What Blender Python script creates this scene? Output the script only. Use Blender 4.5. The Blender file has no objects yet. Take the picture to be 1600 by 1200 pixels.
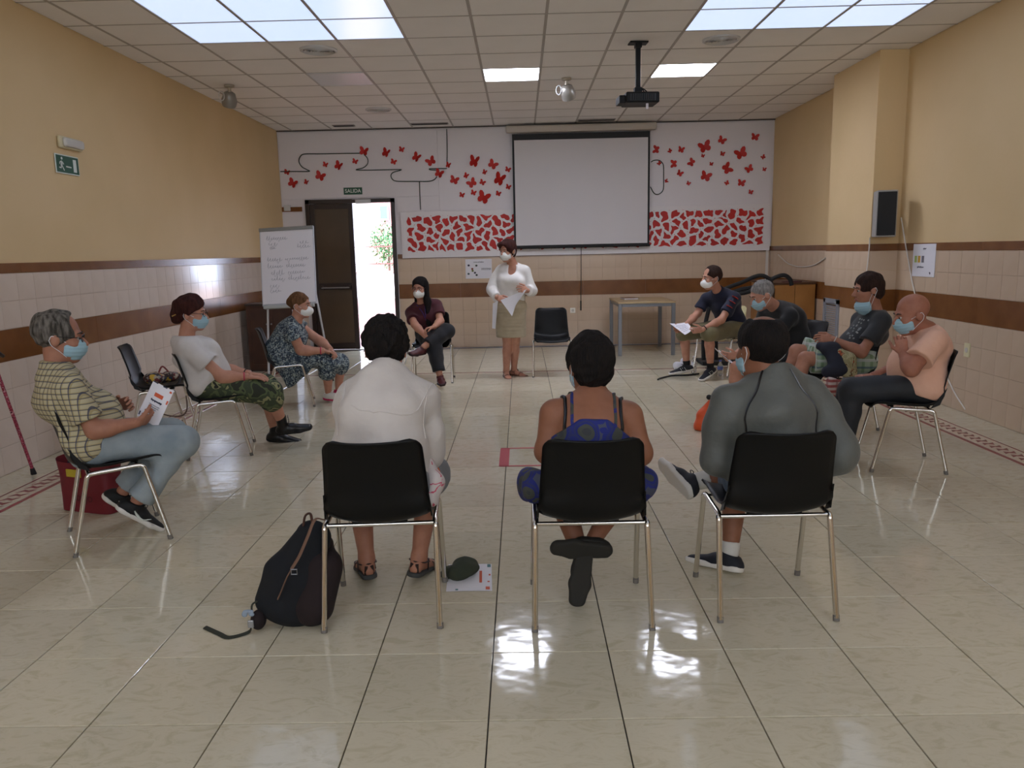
import bpy, bmesh, math, random
import numpy as np
from mathutils import Vector, Matrix

SC = bpy.context.scene
COL = SC.collection
random.seed(7)
RNG = np.random.default_rng(7)
PI = math.pi
rad = math.radians

# ---------------------------------------------------------------- camera
F_PX, PITCH, YAW, ROLL = 1227.75, 0.1669, -0.01462, -0.02197
CAM = np.array([0.13254, -2.29798, 1.47737])
_cy, _sy, _cp, _sp = math.cos(YAW), math.sin(YAW), math.cos(PITCH), math.sin(PITCH)
_fw = np.array([_sy*_cp, _cy*_cp, -_sp]); _rt = np.array([_cy, -_sy, 0.0]); _up = np.cross(_rt, _fw)
C_R = math.cos(ROLL)*_rt + math.sin(ROLL)*_up
C_U = -math.sin(ROLL)*_rt + math.cos(ROLL)*_up
C_F = _fw
cd = bpy.data.cameras.new('camera')
cam = bpy.data.objects.new('camera', cd); COL.objects.link(cam)
cd.sensor_fit = 'HORIZONTAL'; cd.sensor_width = 36.0; cd.lens = F_PX/1600*36
cd.clip_start = 0.05; cd.clip_end = 200
m = Matrix.Identity(4)
for i in range(3):
    m[i][0] = C_R[i]; m[i][1] = C_U[i]; m[i][2] = -C_F[i]; m[i][3] = CAM[i]
cam.matrix_world = m
SC.camera = cam
SC.view_settings.view_transform = 'Standard'
SC.view_settings.look = 'None'
SC.view_settings.exposure = 1.22
SC.view_settings.gamma = 1.0
SC.view_settings.use_curve_mapping = False
SC.cycles.use_denoising = True
SC.cycles.max_bounces = 8
SC.cycles.diffuse_bounces = 5
SC.cycles.glossy_bounces = 3
SC.cycles.sample_clamp_indirect = 6.0
SC.cycles.caustics_reflective = False
SC.cycles.caustics_refractive = False
SKYLIGHT_STRENGTH = 0.5
FILL_WINDOW_STRENGTH = 3.2  # glow of the added panes behind the camera
PANEL_STRENGTH = 14.0

world = bpy.data.worlds.new('world'); SC.world = world
world.use_nodes = True
bg = world.node_tree.nodes['Background']
bg.inputs[0].default_value = (0.66, 0.76, 1.0, 1); bg.inputs[1].default_value = 6.0
sd = bpy.data.lights.new('sun', 'SUN'); sd.energy = 4.0; sd.angle = rad(0.6); sd.color = (1.0, 0.95, 0.87)
sun = bpy.data.objects.new('sun', sd); COL.objects.link(sun)
sun.rotation_euler = (rad(38), rad(-18), 0)

# ---------------------------------------------------------------- helpers
def ray(px, py):
    d = C_F*F_PX + C_R*(px-800) + C_U*(600-py)
    return d/np.linalg.norm(d)
def at(px, py, Y):
    """the point of the room at depth Y that the photograph shows at a pixel"""
    d = ray(px, py); return CAM + d*((Y-CAM[1])/d[1])
def atz(px, py, z=0.0):
    d = ray(px, py); return CAM + d*((z-CAM[2])/d[2])
def V(*a): return np.array(a, float)
def nrm(v):
    v = np.asarray(v, float); return v/max(np.linalg.norm(v), 1e-9)
def reach(parent, px, py, L, s=-1):
    """joint seen at a pixel, one bone length from its parent; s=-1 the nearer solution, +1 the farther"""
    d = ray(px, py); oc = CAM - parent
    b = oc@d; c = oc@oc - L*L; disc = b*b-c
    if disc < 0:
        p = CAM + d*(-b); return parent + nrm(p-parent)*L
    return CAM + d*(-b + s*math.sqrt(disc))

MATS = {}
def srgb(c):
    if isinstance(c, str): c = tuple(int(c[i:i+2], 16)/255 for i in (0, 2, 4))
    return tuple((x/12.92 if x <= 0.04045 else ((x+0.055)/1.055)**2.4) for x in c[:3])
def mat(name, color, rough=0.6, metal=0.0, spec=0.5, noise=None, bump=None, emit=None, alpha=1, trans=0, coat=0, sheen=0):
    """noise=(scale, colour2, lo, hi)  bump=(scale, strength, distance)"""
    if name in MATS: return MATS[name]
    m = bpy.data.materials.new(name); m.use_nodes = True
    nt = m.node_tree; b = nt.nodes['Principled BSDF']
    c = srgb(color)
    b.inputs['Base Color'].default_value = (*c, 1)
    b.inputs['Roughness'].default_value = rough
    b.inputs['Metallic'].default_value = metal
    b.inputs['Specular IOR Level'].default_value = spec
    if coat: b.inputs['Coat Weight'].default_value = coat; b.inputs['Coat Roughness'].default_value = .1
    if sheen: b.inputs['Sheen Weight'].default_value = sheen
    if trans: b.inputs['Transmission Weight'].default_value = trans
    if emit:
        b.inputs['Emission Color'].default_value = (*srgb(emit[0]), 1); b.inputs['Emission Strength'].default_value = emit[1]
    tc = nt.nodes.new('ShaderNodeTexCoord')
    if noise:
        n = nt.nodes.new('ShaderNodeTexNoise'); n.inputs['Scale'].default_value = noise[0]; n.inputs['Detail'].default_value = 5
        nt.links.new(tc.outputs['Object'], n.inputs['Vector'])
        r = nt.nodes.new('ShaderNodeValToRGB')
        r.color_ramp.elements[0].position = noise[2]; r.color_ramp.elements[1].position = noise[3]
        r.color_ramp.elements[0].color = (*c, 1); r.color_ramp.elements[1].color = (*srgb(noise[1]), 1)
        nt.links.new(n.outputs['Fac'], r.inputs['Fac']); nt.links.new(r.outputs['Color'], b.inputs['Base Color'])
    if bump:
        n = nt.nodes.new('ShaderNodeTexNoise'); n.inputs['Scale'].default_value = bump[0]; n.inputs['Detail'].default_value = 4
        nt.links.new(tc.outputs['Object'], n.inputs['Vector'])
        bp = nt.nodes.new('ShaderNodeBump'); bp.inputs['Strength'].default_value = bump[1]; bp.inputs['Distance'].default_value = bump[2]
        nt.links.new(n.outputs['Fac'], bp.inputs['Height']); nt.links.new(bp.outputs['Normal'], b.inputs['Normal'])
    MATS[name] = m
    return m
def nodes(m): return m.node_tree, m.node_tree.nodes['Principled BSDF']
def N(nt, t, **kw):
    n = nt.nodes.new(t)
    for k, v in kw.items():
        if k in n.inputs: n.inputs[k].default_value = v
        else: setattr(n, k, v)
    return n
def ramp(nt, stops, interp='CONSTANT'):
    r = nt.nodes.new('ShaderNodeValToRGB'); cr = r.color_ramp; cr.interpolation = interp
    while len(cr.elements) < len(stops): cr.elements.new(0.5)
    for e, (p, c) in zip(cr.elements, stops): e.position = p; e.color = (*srgb(c), 1)
    return r

def link(o, parent=None):
    COL.objects.link(o)
    if parent is not None: o.parent = parent
    return o
def meshobj(name, vs, fs, m, parent=None, smooth=False, base=None, loc=None):
    """base: world point subtracted from the vertices (the parent's place)"""
    vs = np.asarray(vs, float)
    if base is not None: vs = vs-np.asarray(base)
    me = bpy.data.meshes.new(name)
    me.from_pydata(vs.tolist(), [], [list(map(int, f)) for f in fs] if not isinstance(fs, np.ndarray) else fs.tolist())
    me.update()
    for k in (m if isinstance(m, (list, tuple)) else [m]): me.materials.append(k)
    if smooth: me.shade_smooth()
    o = bpy.data.objects.new(name, me)
    if loc is not None: o.location = loc
    return link(o, parent)
def empty(name, loc=(0, 0, 0), rz=0, label=None, cat=None, group=None):
    o = bpy.data.objects.new(name, None); o.empty_display_size = .1
    o.location = loc; o.rotation_euler = (0, 0, rz); link(o)
    return tag(o, label, cat, group)
def tag(o, label=None, cat=None, group=None, kind=None):
    for k, v in (('label', label), ('category', cat), ('group', group), ('kind', kind)):
        if v: o[k] = v
    return o

class G:
    """collects simple shapes into one mesh"""
    def __init__(s): s.v = []; s.f = []; s.mi = []
    def add(s, vs, fs, mi=0):
        n = len(s.v); s.v += [tuple(map(float, p)) for p in vs]; s.f += [[n+i for i in f] for f in fs]; s.mi += [mi]*len(fs); return s
    def box(s, c, h, R=None, mi=0, bev=0.0):
        c = np.array(c, float); h = np.array(h, float)
        if bev:
            b = min(bev, *(h*.99)); P = []; F = []
            bm = bmesh.new(); bmesh.ops.create_cube(bm, size=1)
            for v in bm.verts: v.co = Vector((v.co.x*2*h[0], v.co.y*2*h[1], v.co.z*2*h[2]))
            bmesh.ops.bevel(bm, geom=bm.edges[:], offset=b, segments=2, profile=.5, affect='EDGES')
            bm.verts.index_update()
            P = np.array([v.co[:] for v in bm.verts]); F = [[v.index for v in f.verts] for f in bm.faces]; bm.free()
        else:
            P = np.array([[x, y, z] for x in (-1, 1) for y in (-1, 1) for z in (-1, 1)])*h
            F = [(0, 1, 3, 2), (4, 6, 7, 5), (0, 4, 5, 1), (2, 3, 7, 6), (0, 2, 6, 4), (1, 5, 7, 3)]
        if R is not None: P = P@np.asarray(R).T
        return s.add(P+c, F, mi)
    def tube(s, pts, r, n=10, mi=0, cap=True, closed=False, flat=None):
        pts = [np.array(p, float) for p in pts]; m_ = len(pts)
        rs = r if isinstance(r, (list, tuple, np.ndarray)) else [r]*m_
        T = []
        for i in range(m_):
            a = pts[i-1] if (i > 0 or closed) else pts[i]; b = pts[(i+1) % m_] if (i < m_-1 or closed) else pts[i]
            T.append(nrm(b-a))
        ref = V(0, 0, 1) if abs(T[0][2]) < .9 else V(1, 0, 0)
        u = nrm(np.cross(ref, T[0])); vs = []
        for i in range(m_):
            u = nrm(u-T[i]*(u@T[i])); w = np.cross(T[i], u)
            for k in range(n):
                a = 2*PI*k/n; ru = rs[i]; rw = rs[i]*(flat if flat else 1)
                vs.append(pts[i]+u*ru*math.cos(a)+w*rw*math.sin(a))
        fs = []
        for i in range(m_ if closed else m_-1):
            j = (i+1) % m_
            for k in range(n):
                k2 = (k+1) % n; fs.append((i*n+k, i*n+k2, j*n+k2, j*n+k))
        if cap and not closed: fs.append(tuple(range(n))[::-1]); fs.append(tuple((m_-1)*n+k for k in range(n)))
        return s.add(vs, fs, mi)
    def lathe(s, prof, c=(0, 0, 0), n=24, mi=0, R=None):
        vs = []; c = np.array(c, float)
        for r, z in prof:
            for k in range(n):
                a = 2*PI*k/n; vs.append((r*math.cos(a), r*math.sin(a), z))
        vs = np.array(vs)
        if R is not None: vs = vs@np.asarray(R).T
        fs = []
        for i in range(len(prof)-1):
            for k in range(n):
                k2 = (k+1) % n; fs.append((i*n+k, i*n+k2, (i+1)*n+k2, (i+1)*n+k))
        fs.append(tuple(range(n))[::-1]); fs.append(tuple((len(prof)-1)*n+k for k in range(n)))
        return s.add(vs+c, fs, mi)
    def prism(s, poly, z0, z1, R=None, c=(0, 0, 0), mi=0):
        n = len(poly); c = np.array(c, float)
        P = np.array([(x, y, z0) for x, y in poly]+[(x, y, z1) for x, y in poly], float)
        if R is not None: P = P@np.asarray(R).T
        fs = [tuple(range(n))[::-1], tuple(range(n, 2*n))]+[(i, (i+1) % n, n+(i+1) % n, n+i) for i in range(n)]
        return s.add(P+c, fs, mi)
    def sphere(s, c, r, n=12, mi=0, R=None):
        r = np.array([r]*3 if np.isscalar(r) else r, float); vs = []; fs = []
        m_ = n//2+1
        for i in range(m_+1):
            th = PI*i/m_
            for k in range(n): a = 2*PI*k/n; vs.append((math.sin(th)*math.cos(a), math.sin(th)*math.sin(a), math.cos(th)))
        P = np.array(vs)*r
        if R is not None: P = P@np.asarray(R).T
        for i in range(m_):
            for k in range(n): k2 = (k+1) % n; fs.append((i*n+k, (i+1)*n+k, (i+1)*n+k2, i*n+k2))
        return s.add(P+np.array(c, float), fs, mi)
    def obj(s, name, m, parent=None, smooth=False, base=None, loc=None):
        o = meshobj(name, s.v, s.f, m, parent, smooth, base, loc)
        if any(s.mi): o.data.polygons.foreach_set('material_index', s.mi)
        if smooth:
            bm = bmesh.new(); bm.from_mesh(o.data); bmesh.ops.remove_doubles(bm, verts=bm.verts, dist=1e-5)
            for e in bm.edges:
                if len(e.link_faces) == 2 and e.calc_face_angle(0) > rad(40): e.smooth = False
            bm.to_mesh(o.data); bm.free()
        return o
def copy_tree(o, parent=None):
    c = o.copy(); COL.objects.link(c)
    if parent is not None: c.parent = parent
    for ch in list(o.children):
        if ch.name in SC.objects: copy_tree(ch, c)
    return c
def rotz(a): c, s_ = math.cos(a), math.sin(a); return np.array([[c, -s_, 0], [s_, c, 0], [0, 0, 1]])
def rotx(a): c, s_ = math.cos(a), math.sin(a); return np.array([[1, 0, 0], [0, c, -s_], [0, s_, c]])
def roty(a): c, s_ = math.cos(a), math.sin(a); return np.array([[c, 0, s_], [0, 1, 0], [-s_, 0, c]])
def bez(pts, n=8):
    """smooth curve through points (Catmull-Rom)"""
    P = [np.array(p, float) for p in pts]; P = [2*P[0]-P[1]]+P+[2*P[-1]-P[-2]]; out = []
    for i in range(1, len(P)-2):
        for k in range(n):
            t = k/n; a, b, c, d = P[i-1], P[i], P[i+1], P[i+2]
            out.append(.5*((2*b)+(c-a)*t+(2*a-5*b+4*c-d)*t*t+(3*b-a-3*c+d)*t**3))
    out.append(P[-2]); return out

TXT = {}
def text(name, body, size, m, parent, loc, R, font_w=1.0, italic=0.0, thick=0.0):
    """flat printed lettering turned into a mesh"""
    cu = bpy.data.curves.new(name, 'FONT'); cu.body = body; cu.size = size; cu.align_x = 'CENTER'; cu.align_y = 'CENTER'
    cu.shear = italic; cu.offset = thick; cu.space_character = 1.05
    o = bpy.data.objects.new(name, cu); COL.objects.link(o)
    dg = bpy.context.evaluated_depsgraph_get()
    me = bpy.data.meshes.new_from_object(o.evaluated_get(dg)); bpy.data.objects.remove(o)
    n = len(me.vertices); co = np.zeros(n*3); me.vertices.foreach_get('co', co); co = co.reshape(-1, 3); co[:, 0] *= font_w
    co = co@np.asarray(R).T+np.asarray(loc)
    me.vertices.foreach_set('co', co.ravel()); me.materials.clear(); me.materials.append(m); me.update()
    o = bpy.data.objects.new(name, me); return link(o, parent)

# ------------------------------------------------------ implicit surfaces
def _sd(pr, P):
    k = pr[0]
    if k == 'c':
        _, a, b, ra, rb = pr[:5]; ab = b-a; L = max(ab@ab, 1e-9)
        q = P-a; t = np.clip((q@ab)/L, 0, 1)
        return np.linalg.norm(q-t[:, None]*ab, axis=1)-(ra+(rb-ra)*t)
    if k == 'e':
        _, c, R, r = pr[:4]
        q = (P-c)@R; k0 = np.linalg.norm(q/r, axis=1); k1 = np.linalg.norm(q/(r*r), axis=1)+1e-9
        return k0*(k0-1)/k1
    if k == 'l':
        _, a, b, wa, da, wb, db, s_ = pr[:8]
        ab = b-a; L = np.linalg.norm(ab)+1e-9; n = ab/L; s_ = nrm(s_-n*(s_@n)); f = np.cross(n, s_)
        q = P-a; h = q@n; t = np.clip(h/L, 0, 1)
        w = wa+(wb-wa)*t; d = da+(db-da)*t; u = (q@s_)/w; v = (q@f)/d
        e = (h-t*L)/np.minimum(w, d)
        k0 = np.sqrt(u*u+v*v+e*e); k1 = np.sqrt((u/w)**2+(v/d)**2+(e/np.minimum(w, d))**2)+1e-9
        return k0*(k0-1)/k1
    if k == 'b':
        _, c, R, h, r = pr[:5]
        q = np.abs((P-c)@R)-(h-r)
        return np.linalg.norm(np.maximum(q, 0), axis=1)+np.minimum(q.max(1), 0)-r
def _bb(pr):
    k = pr[0]
    if k == 'c': r = max(pr[3], pr[4]); return np.minimum(pr[1], pr[2])-r, np.maximum(pr[1], pr[2])+r
    if k == 'e': r = max(pr[3]); return pr[1]-r, pr[1]+r
    if k == 'l': r = max(pr[3:7]); return np.minimum(pr[1], pr[2])-r, np.maximum(pr[1], pr[2])+r
    if k == 'b': r = np.linalg.norm(pr[3]); return pr[1]-r, pr[1]+r
def cap(a, b, ra, rb=None): return ('c', np.asarray(a, float), np.asarray(b, float), ra, ra if rb is None else rb)
def ell(c, r, R=None): return ('e', np.asarray(c, float), np.eye(3) if R is None else np.asarray(R), np.asarray(r, float))
def ecap(a, b, wa, da, wb, db, s): return ('l', np.asarray(a, float), np.asarray(b, float), wa, da, wb, db, np.asarray(s, float))
def rbox(c, h, r, R=None): return ('b', np.asarray(c, float), np.eye(3) if R is None else np.asarray(R), np.asarray(h, float), r)

def field(prims, h=.008, k=.02, off=0.0, clips=(), subs=(), disp=None, kk=None, within=None):
    """smooth union of prims (each prim or (prim, [clips], k)) -> verts, quads. clips: (point, normal): the normal's side is cut away"""
    PR = []
    for p in prims:
        if isinstance(p[0], str): PR.append((p, [], k))
        else: PR.append((p[0], p[1], p[2] if len(p) > 2 else k))
    lo = np.min([_bb(p)[0] for p, _, _ in PR], axis=0)-off-3*h-.01; hi = np.max([_bb(p)[1] for p, _, _ in PR], axis=0)+off+3*h+.01
    if within is not None: lo = np.maximum(lo, within[0]); hi = np.minimum(hi, within[1])
    n = np.ceil((hi-lo)/h).astype(int)+1
    D = np.full(tuple(n), 1.0, np.float32)
    ax = [lo[i]+h*np.arange(n[i]) for i in range(3)]
    def local(p, marg):
        a, b = _bb(p); i0 = np.clip(np.floor((a-marg-lo)/h).astype(int), 0, n-1); i1 = np.clip(np.ceil((b+marg-lo)/h).astype(int)+1, 1, n)
        if np.any(i1 <= i0): return None, None
        sl = tuple(slice(x, y) for x, y in zip(i0, i1))
        g = np.stack(np.meshgrid(*[ax[i][sl[i]] for i in range(3)], indexing='ij'), -1)
        return sl, g
    for p, cl, kq in PR:
        sl, g = local(p, off+kq+3*h)
        if sl is None: continue
        sh = g.shape[:3]; d = _sd(p, g.reshape(-1, 3))-off
        for c, nn in cl: d = np.maximum(d, (g.reshape(-1, 3)-c)@nrm(nn))
        d = d.reshape(sh); A = D[sl]
        hh = np.maximum(kq-np.abs(A-d), 0)/kq
        D[sl] = np.minimum(A, d)-hh*hh*kq*.25
    for s_ in subs:
        p, kq, so = s_ if not isinstance(s_[0], str) else (s_, .01, 0.0)
        sl, g = local(p, kq+3*h+abs(so))
        if sl is None: continue
        d = -(_sd(p, g.reshape(-1, 3)).reshape(g.shape[:3])-so); A = D[sl]
        hh = np.maximum(kq-np.abs(A-d), 0)/kq
        D[sl] = np.maximum(A, d)+hh*hh*kq*.25
    if disp is not None or len(clips):
        idx = np.nonzero(np.abs(D) < 3.5*h+.03) if disp is not None else None
        if disp is not None:
            P = np.stack([ax[i][idx[i]] for i in range(3)], -1); D[idx] += disp(P).astype(np.float32)
        for c, nn in clips:
            c = np.asarray(c, float); nn = nrm(nn)
            pl = (ax[0]-c[0])[:, None, None]*nn[0]+(ax[1]-c[1])[None, :, None]*nn[1]+(ax[2]-c[2])[None, None, :]*nn[2]
            D = np.maximum(D, pl)
    return nets(D, lo, h)
def nets(D, lo, h):
    D = np.pad(D, 1, constant_values=1.0); lo = np.asarray(lo)-h
    sh = np.array(D.shape); S = D < 0; cs = sh-1
    acc = {}
    ids = []; pos = []; quads = []
    st = np.array([cs[1]*cs[2], cs[2], 1])
    for a in range(3):
        s0 = [slice(None)]*3; s1 = [slice(None)]*3; s0[a] = slice(0, -1); s1[a] = slice(1, None)
        ch = S[tuple(s0)] != S[tuple(s1)]
        I = np.stack(np.nonzero(ch), -1)
        if not len(I): continue
        b, c = (a+1) % 3, (a+2) % 3
        ok = (I[:, b] > 0) & (I[:, c] > 0) & (I[:, b] < cs[b]) & (I[:, c] < cs[c])
        I = I[ok]
        J = I.copy(); J[:, a] += 1
        d0 = D[tuple(I.T)]; d1 = D[tuple(J.T)]; t = d0/(d0-d1)
        P = I.astype(float); P[:, a] += t
        base = I@st
        cells = [base, base-st[b], base-st[b]-st[c], base-st[c]]
        for q in cells: ids.append(q); pos.append(P)
        Q = np.stack(cells, -1); fl = d0 < 0
        Q[~fl] = Q[~fl][:, ::-1]
        quads.append(Q)
    ids = np.concatenate(ids); pos = np.concatenate(pos); Q = np.concatenate(quads)
    u, inv = np.unique(ids, return_inverse=True); cnt = np.bincount(inv)
    vs = np.stack([np.bincount(inv, weights=pos[:, i])/cnt for i in range(3)], -1)
    return vs*h+lo, np.searchsorted(u, Q)
def smoothv(vs, Q, it=1, f=.5):
    for _ in range(it):
        acc = np.zeros_like(vs); cnt = np.zeros(len(vs))
        for i in range(4):
            a = Q[:, i]; b = Q[:, (i+1) % 4]
            for x, y in ((a, b), (b, a)):
                for j in range(3): acc[:, j] += np.bincount(x, weights=vs[y, j], minlength=len(vs))
                cnt += np.bincount(x, minlength=len(vs))
        vs = vs*(1-f)+f*acc/np.maximum(cnt, 1)[:, None]
    return vs
def join(parts):
    vs = []; fs = []; n = 0
    for v, f in parts: vs.append(v); fs.append(np.asarray(f)+n); n += len(v)
    return np.concatenate(vs), np.concatenate(fs)
def folds(amp=.004, f=30, seed=0):
    r = np.random.default_rng(seed); W = r.normal(size=(5, 3)); W /= np.linalg.norm(W, axis=1)[:, None]; ph = r.uniform(0, 6, 5); fr = f*r.uniform(.5, 1.5, 5)
    def g(P):
        s_ = 0
        Pw = P+.02*np.sin(P[:, [1, 2, 0]]*17+seed)
        for i in range(5): s_ = s_+np.sin(Pw@W[i]*fr[i]+ph[i])
        return amp*(s_/2.2-.25)
    return g
# ---------------------------------------------------------------- materials
def floor_mat(name, c1, c2, rough=.09):
    m = mat(name, c1, rough, spec=.5); nt, b = nodes(m)
    tc = N(nt, 'ShaderNodeTexCoord'); geo = N(nt, 'ShaderNodeNewGeometry')
    n1 = N(nt, 'ShaderNodeTexNoise', Scale=9.0, Detail=6.0, Roughness=.65, Distortion=.8); n2 = N(nt, 'ShaderNodeTexNoise', Scale=45.0, Detail=3.0)
    mp = N(nt, 'ShaderNodeMapping'); mp.inputs['Scale'].default_value = (1, 1.9, 1)
    nt.links.new(geo.outputs['Position'], mp.inputs['Vector']); nt.links.new(mp.outputs[0], n1.inputs['Vector']); nt.links.new(mp.outputs[0], n2.inputs['Vector'])
    r = ramp(nt, [(.32, c1), (.5, c2), (.72, c1)], 'EASE'); nt.links.new(n1.outputs['Fac'], r.inputs['Fac'])
    oi = N(nt, 'ShaderNodeObjectInfo'); mr = N(nt, 'ShaderNodeMapRange'); mr.inputs['To Min'].default_value = .93; mr.inputs['To Max'].default_value = 1.05
    nt.links.new(oi.outputs['Random'], mr.inputs['Value'])
    mx = N(nt, 'ShaderNodeMix'); mx.data_type = 'RGBA'; mx.blend_type = 'MULTIPLY'; mx.inputs['Factor'].default_value = 1
    nt.links.new(r.outputs['Color'], mx.inputs[6]); nt.links.new(mr.outputs[0], mx.inputs[7]); nt.links.new(mx.outputs[2], b.inputs['Base Color'])
    n3 = N(nt, 'ShaderNodeTexNoise', Scale=7.0, Detail=2.0); nt.links.new(geo.outputs['Position'], n3.inputs['Vector'])
    bp = N(nt, 'ShaderNodeBump'); bp.inputs['Strength'].default_value = .5; bp.inputs['Distance'].default_value = .004
    nt.links.new(n3.outputs['Fac'], bp.inputs['Height']); nt.links.new(bp.outputs['Normal'], b.inputs['Normal'])
    return m
M_FLOOR = floor_mat('floor_tile', 'bbb197', 'c9c0a9')
M_GROUT = mat('grout', '3f3f40', .9)
M_REDTILE = mat('border_red', '8e2a36', .2)
M_PLASTER = mat('yellow_plaster', 'dcc093', .75, noise=(1.3, 'd6ba8b', .35, .7), bump=(28, .25, .004))
M_WTILE = mat('beige_wall_tile', 'cfb8a0', .17, noise=(3, 'c8b097', .35, .7), bump=(7, .05, .003))
M_WTILE_L = mat('cream_wall_tile', 'd8c8ba', .13, noise=(3, 'd1c0b1', .35, .7), bump=(6, .05, .003))
M_WGROUT = mat('wall_grout', 'bfa993', .9)
M_BAND = mat('brown_band', '80512a', .22, noise=(5, '6f4420', .3, .7), bump=(40, .08, .002))
M_WHITEB = mat('white_board_panel', 'e2dde0', .55, bump=(4, .03, .004))
M_CEIL = mat('ceiling_tile', 'f0edeb', .85, bump=(120, .3, .002), noise=(2, 'ebe8e6', .3, .7))
M_GRID = mat('ceiling_grid', 'aaa49f', .5)
M_METAL = mat('white_metal', 'c9c9c9', .4, .2)
M_CHROME = mat('chrome', 'd8d4cc', .16, 1.0)
M_STEEL = mat('steel', '9c9c9e', .35, .9)
M_BLACK = mat('black_plastic', '070707', .45, spec=.25, bump=(300, .05, .0005))
M_RUBBER = mat('rubber', '141414', .8)
M_GREENSIGN = mat('sign_green', '14503a', .4)
M_SIGNWHITE = mat('sign_white', 'd6dcd4', .5)
M_RED = mat('butterfly_red', 'c62a22', .6, noise=(3, 'b3231f', .3, .7))
M_STEM = mat('stem_green', '24352c', .5)
M_PAPER = mat('paper', 'e4e2e8', .8)
M_DOOR = mat('door_brown', '55432f', .4, noise=(2.5, '4a3a29', .3, .7))
M_DFRAME = mat('door_frame_brown', '2e2019', .35)
M_TRANSP = mat('clear_plastic', 'e8eef2', .05, trans=.9)
M_CABWOOD = mat('dark_cabinet_wood', '4b2a17', .4, noise=(8, '3c2011', .3, .7))

# ---------------------------------------------------------------- room
XL, XR, YB, ZC = -3.535, 3.993, 10.056, 3.355
YF = -5.0           # wall behind the camera
T = .43
def struct(o): o['kind'] = 'structure'; return o
def parts_of(parent, name, me, places, kind=None):
    for p in places:
        o = bpy.data.objects.new(name, me); o.location = p[:3]
        if len(p) > 3: o.rotation_euler = (0, 0, p[3])
        COL.objects.link(o); o.parent = parent
def slabmesh(name, hx, hy, hz, m, ch=.0015):
    """a slab centred at the origin with its upper arris softened; top at z=+hz"""
    g = G(); c = ch
    v = [(-hx, -hy, -hz), (hx, -hy, -hz), (hx, hy, -hz), (-hx, hy, -hz), (-hx, -hy, hz-c), (hx, -hy, hz-c), (hx, hy, hz-c), (-hx, hy, hz-c),
         (-hx+c, -hy+c, hz), (hx-c, -hy+c, hz), (hx-c, hy-c, hz), (-hx+c, hy-c, hz)]
    f = [(0, 3, 2, 1)]+[(i, (i+1) % 4, 4+(i+1) % 4, 4+i) for i in range(4)]+[(4+i, 4+(i+1) % 4, 8+(i+1) % 4, 8+i) for i in range(4)]+[(8, 9, 10, 11)]
    me = bpy.data.meshes.new(name); me.from_pydata(v, [], f); me.materials.append(m); me.update(); return me
def joinmesh(name, me, places, m, parent, R=None):
    vs = np.array([v.co[:] for v in me.vertices]); fs = [list(p.vertices) for p in me.polygons]; g = G()
    for p in places: g.add(vs+np.array(p[:3]), fs)
    o = g.obj(name, m, parent); o['kind'] = 'stuff'; return o

floor = struct(G().box((.23, (YF+YB)/2, -.06), (3.9, (YB-YF)/2+.1, .05)).obj('floor', M_GROUT))
tm = slabmesh('floor_tile', T/2-.0022, T/2-.0022, .006, M_FLOOR)
near, far = [], []
for j in range(-11, 24):
    for i in range(-7, 8):
        y = (j+.5)*T
        if y+T/2 > YB+.05: continue
        (near if -2 <= j <= 17 and not (j < 0 and abs(i) > 3) else far).append(((i+.5)*T, y, -.006))
parts_of(floor, 'floor_tile', tm, near[:300]); far += near[300:]
joinmesh('floor_tile', tm, far, M_FLOOR, floor)
# border strips and the tiles between them and the walls
bw = .235
bm_ = slabmesh('border_tile', bw/2-.002, T/2-.0022, .006, M_FLOOR)
zz = G()
zig = [(-.085, -.001), (-.07, .0), (-.055, .0)]
places_l = [(-7*T-bw/2, (j+.5)*T, -.006) for j in range(-6, 23)]
places_r = [(8*T+bw/2, (j+.5)*T, -.006, PI) for j in range(-6, 23)]
parts_of(floor, 'border_tile', bm_, places_l+places_r)
def deco(name, sgn):
    g = G()
    g.box((sgn*(bw/2-.022), 0, .0), (.016, T/2, .0006)); g.box((-sgn*(bw/2-.016), 0, 0), (.007, T/2, .0006))
    n = 5
    for k in range(n):
        y = -T/2+(k+.5)*T/n
        P = np.array([(-.052, -.045), (-.01, -.012), (.028, -.038), (.05, .045), (.01, .012), (-.028, .038)])*np.array([1, .8])
        g.prism([(sgn*(a-.005), y+b) for a, b in (P if sgn > 0 else P[::-1])], -.0006, .0006)
    me = g.obj(name, M_REDTILE, floor); return me
d0 = deco('border_motif', 1)
for k, p in enumerate(places_l+places_r):
    if k == 0: o = d0
    else: o = bpy.data.objects.new('border_motif', d0.data); COL.objects.link(o); o.parent = floor
    o.location = (p[0], p[1], .0004); o.rotation_euler = (0, 0, p[3] if len(p) > 3 else 0)
wl = (-7*T-bw)-XL; wr = XR-(8*T+bw)
ml = slabmesh('edge_tile', wl/2-.002, T/2-.0022, .006, M_FLOOR); mr_ = slabmesh('edge_tile', wr/2-.002, T/2-.0022, .006, M_FLOOR)
parts_of(floor, 'edge_tile', ml, [(XL+wl/2, (j+.5)*T, -.006) for j in range(-6, 23)])
parts_of(floor, 'edge_tile', mr_, [(XR-wr/2, (j+.5)*T, -.006) for j in range(-6, 23)])
g = G(); g.box((.215, 7.39, .0006), (3.3, .016, .0006)); g.obj('red_line', M_REDTILE, floor)
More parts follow.
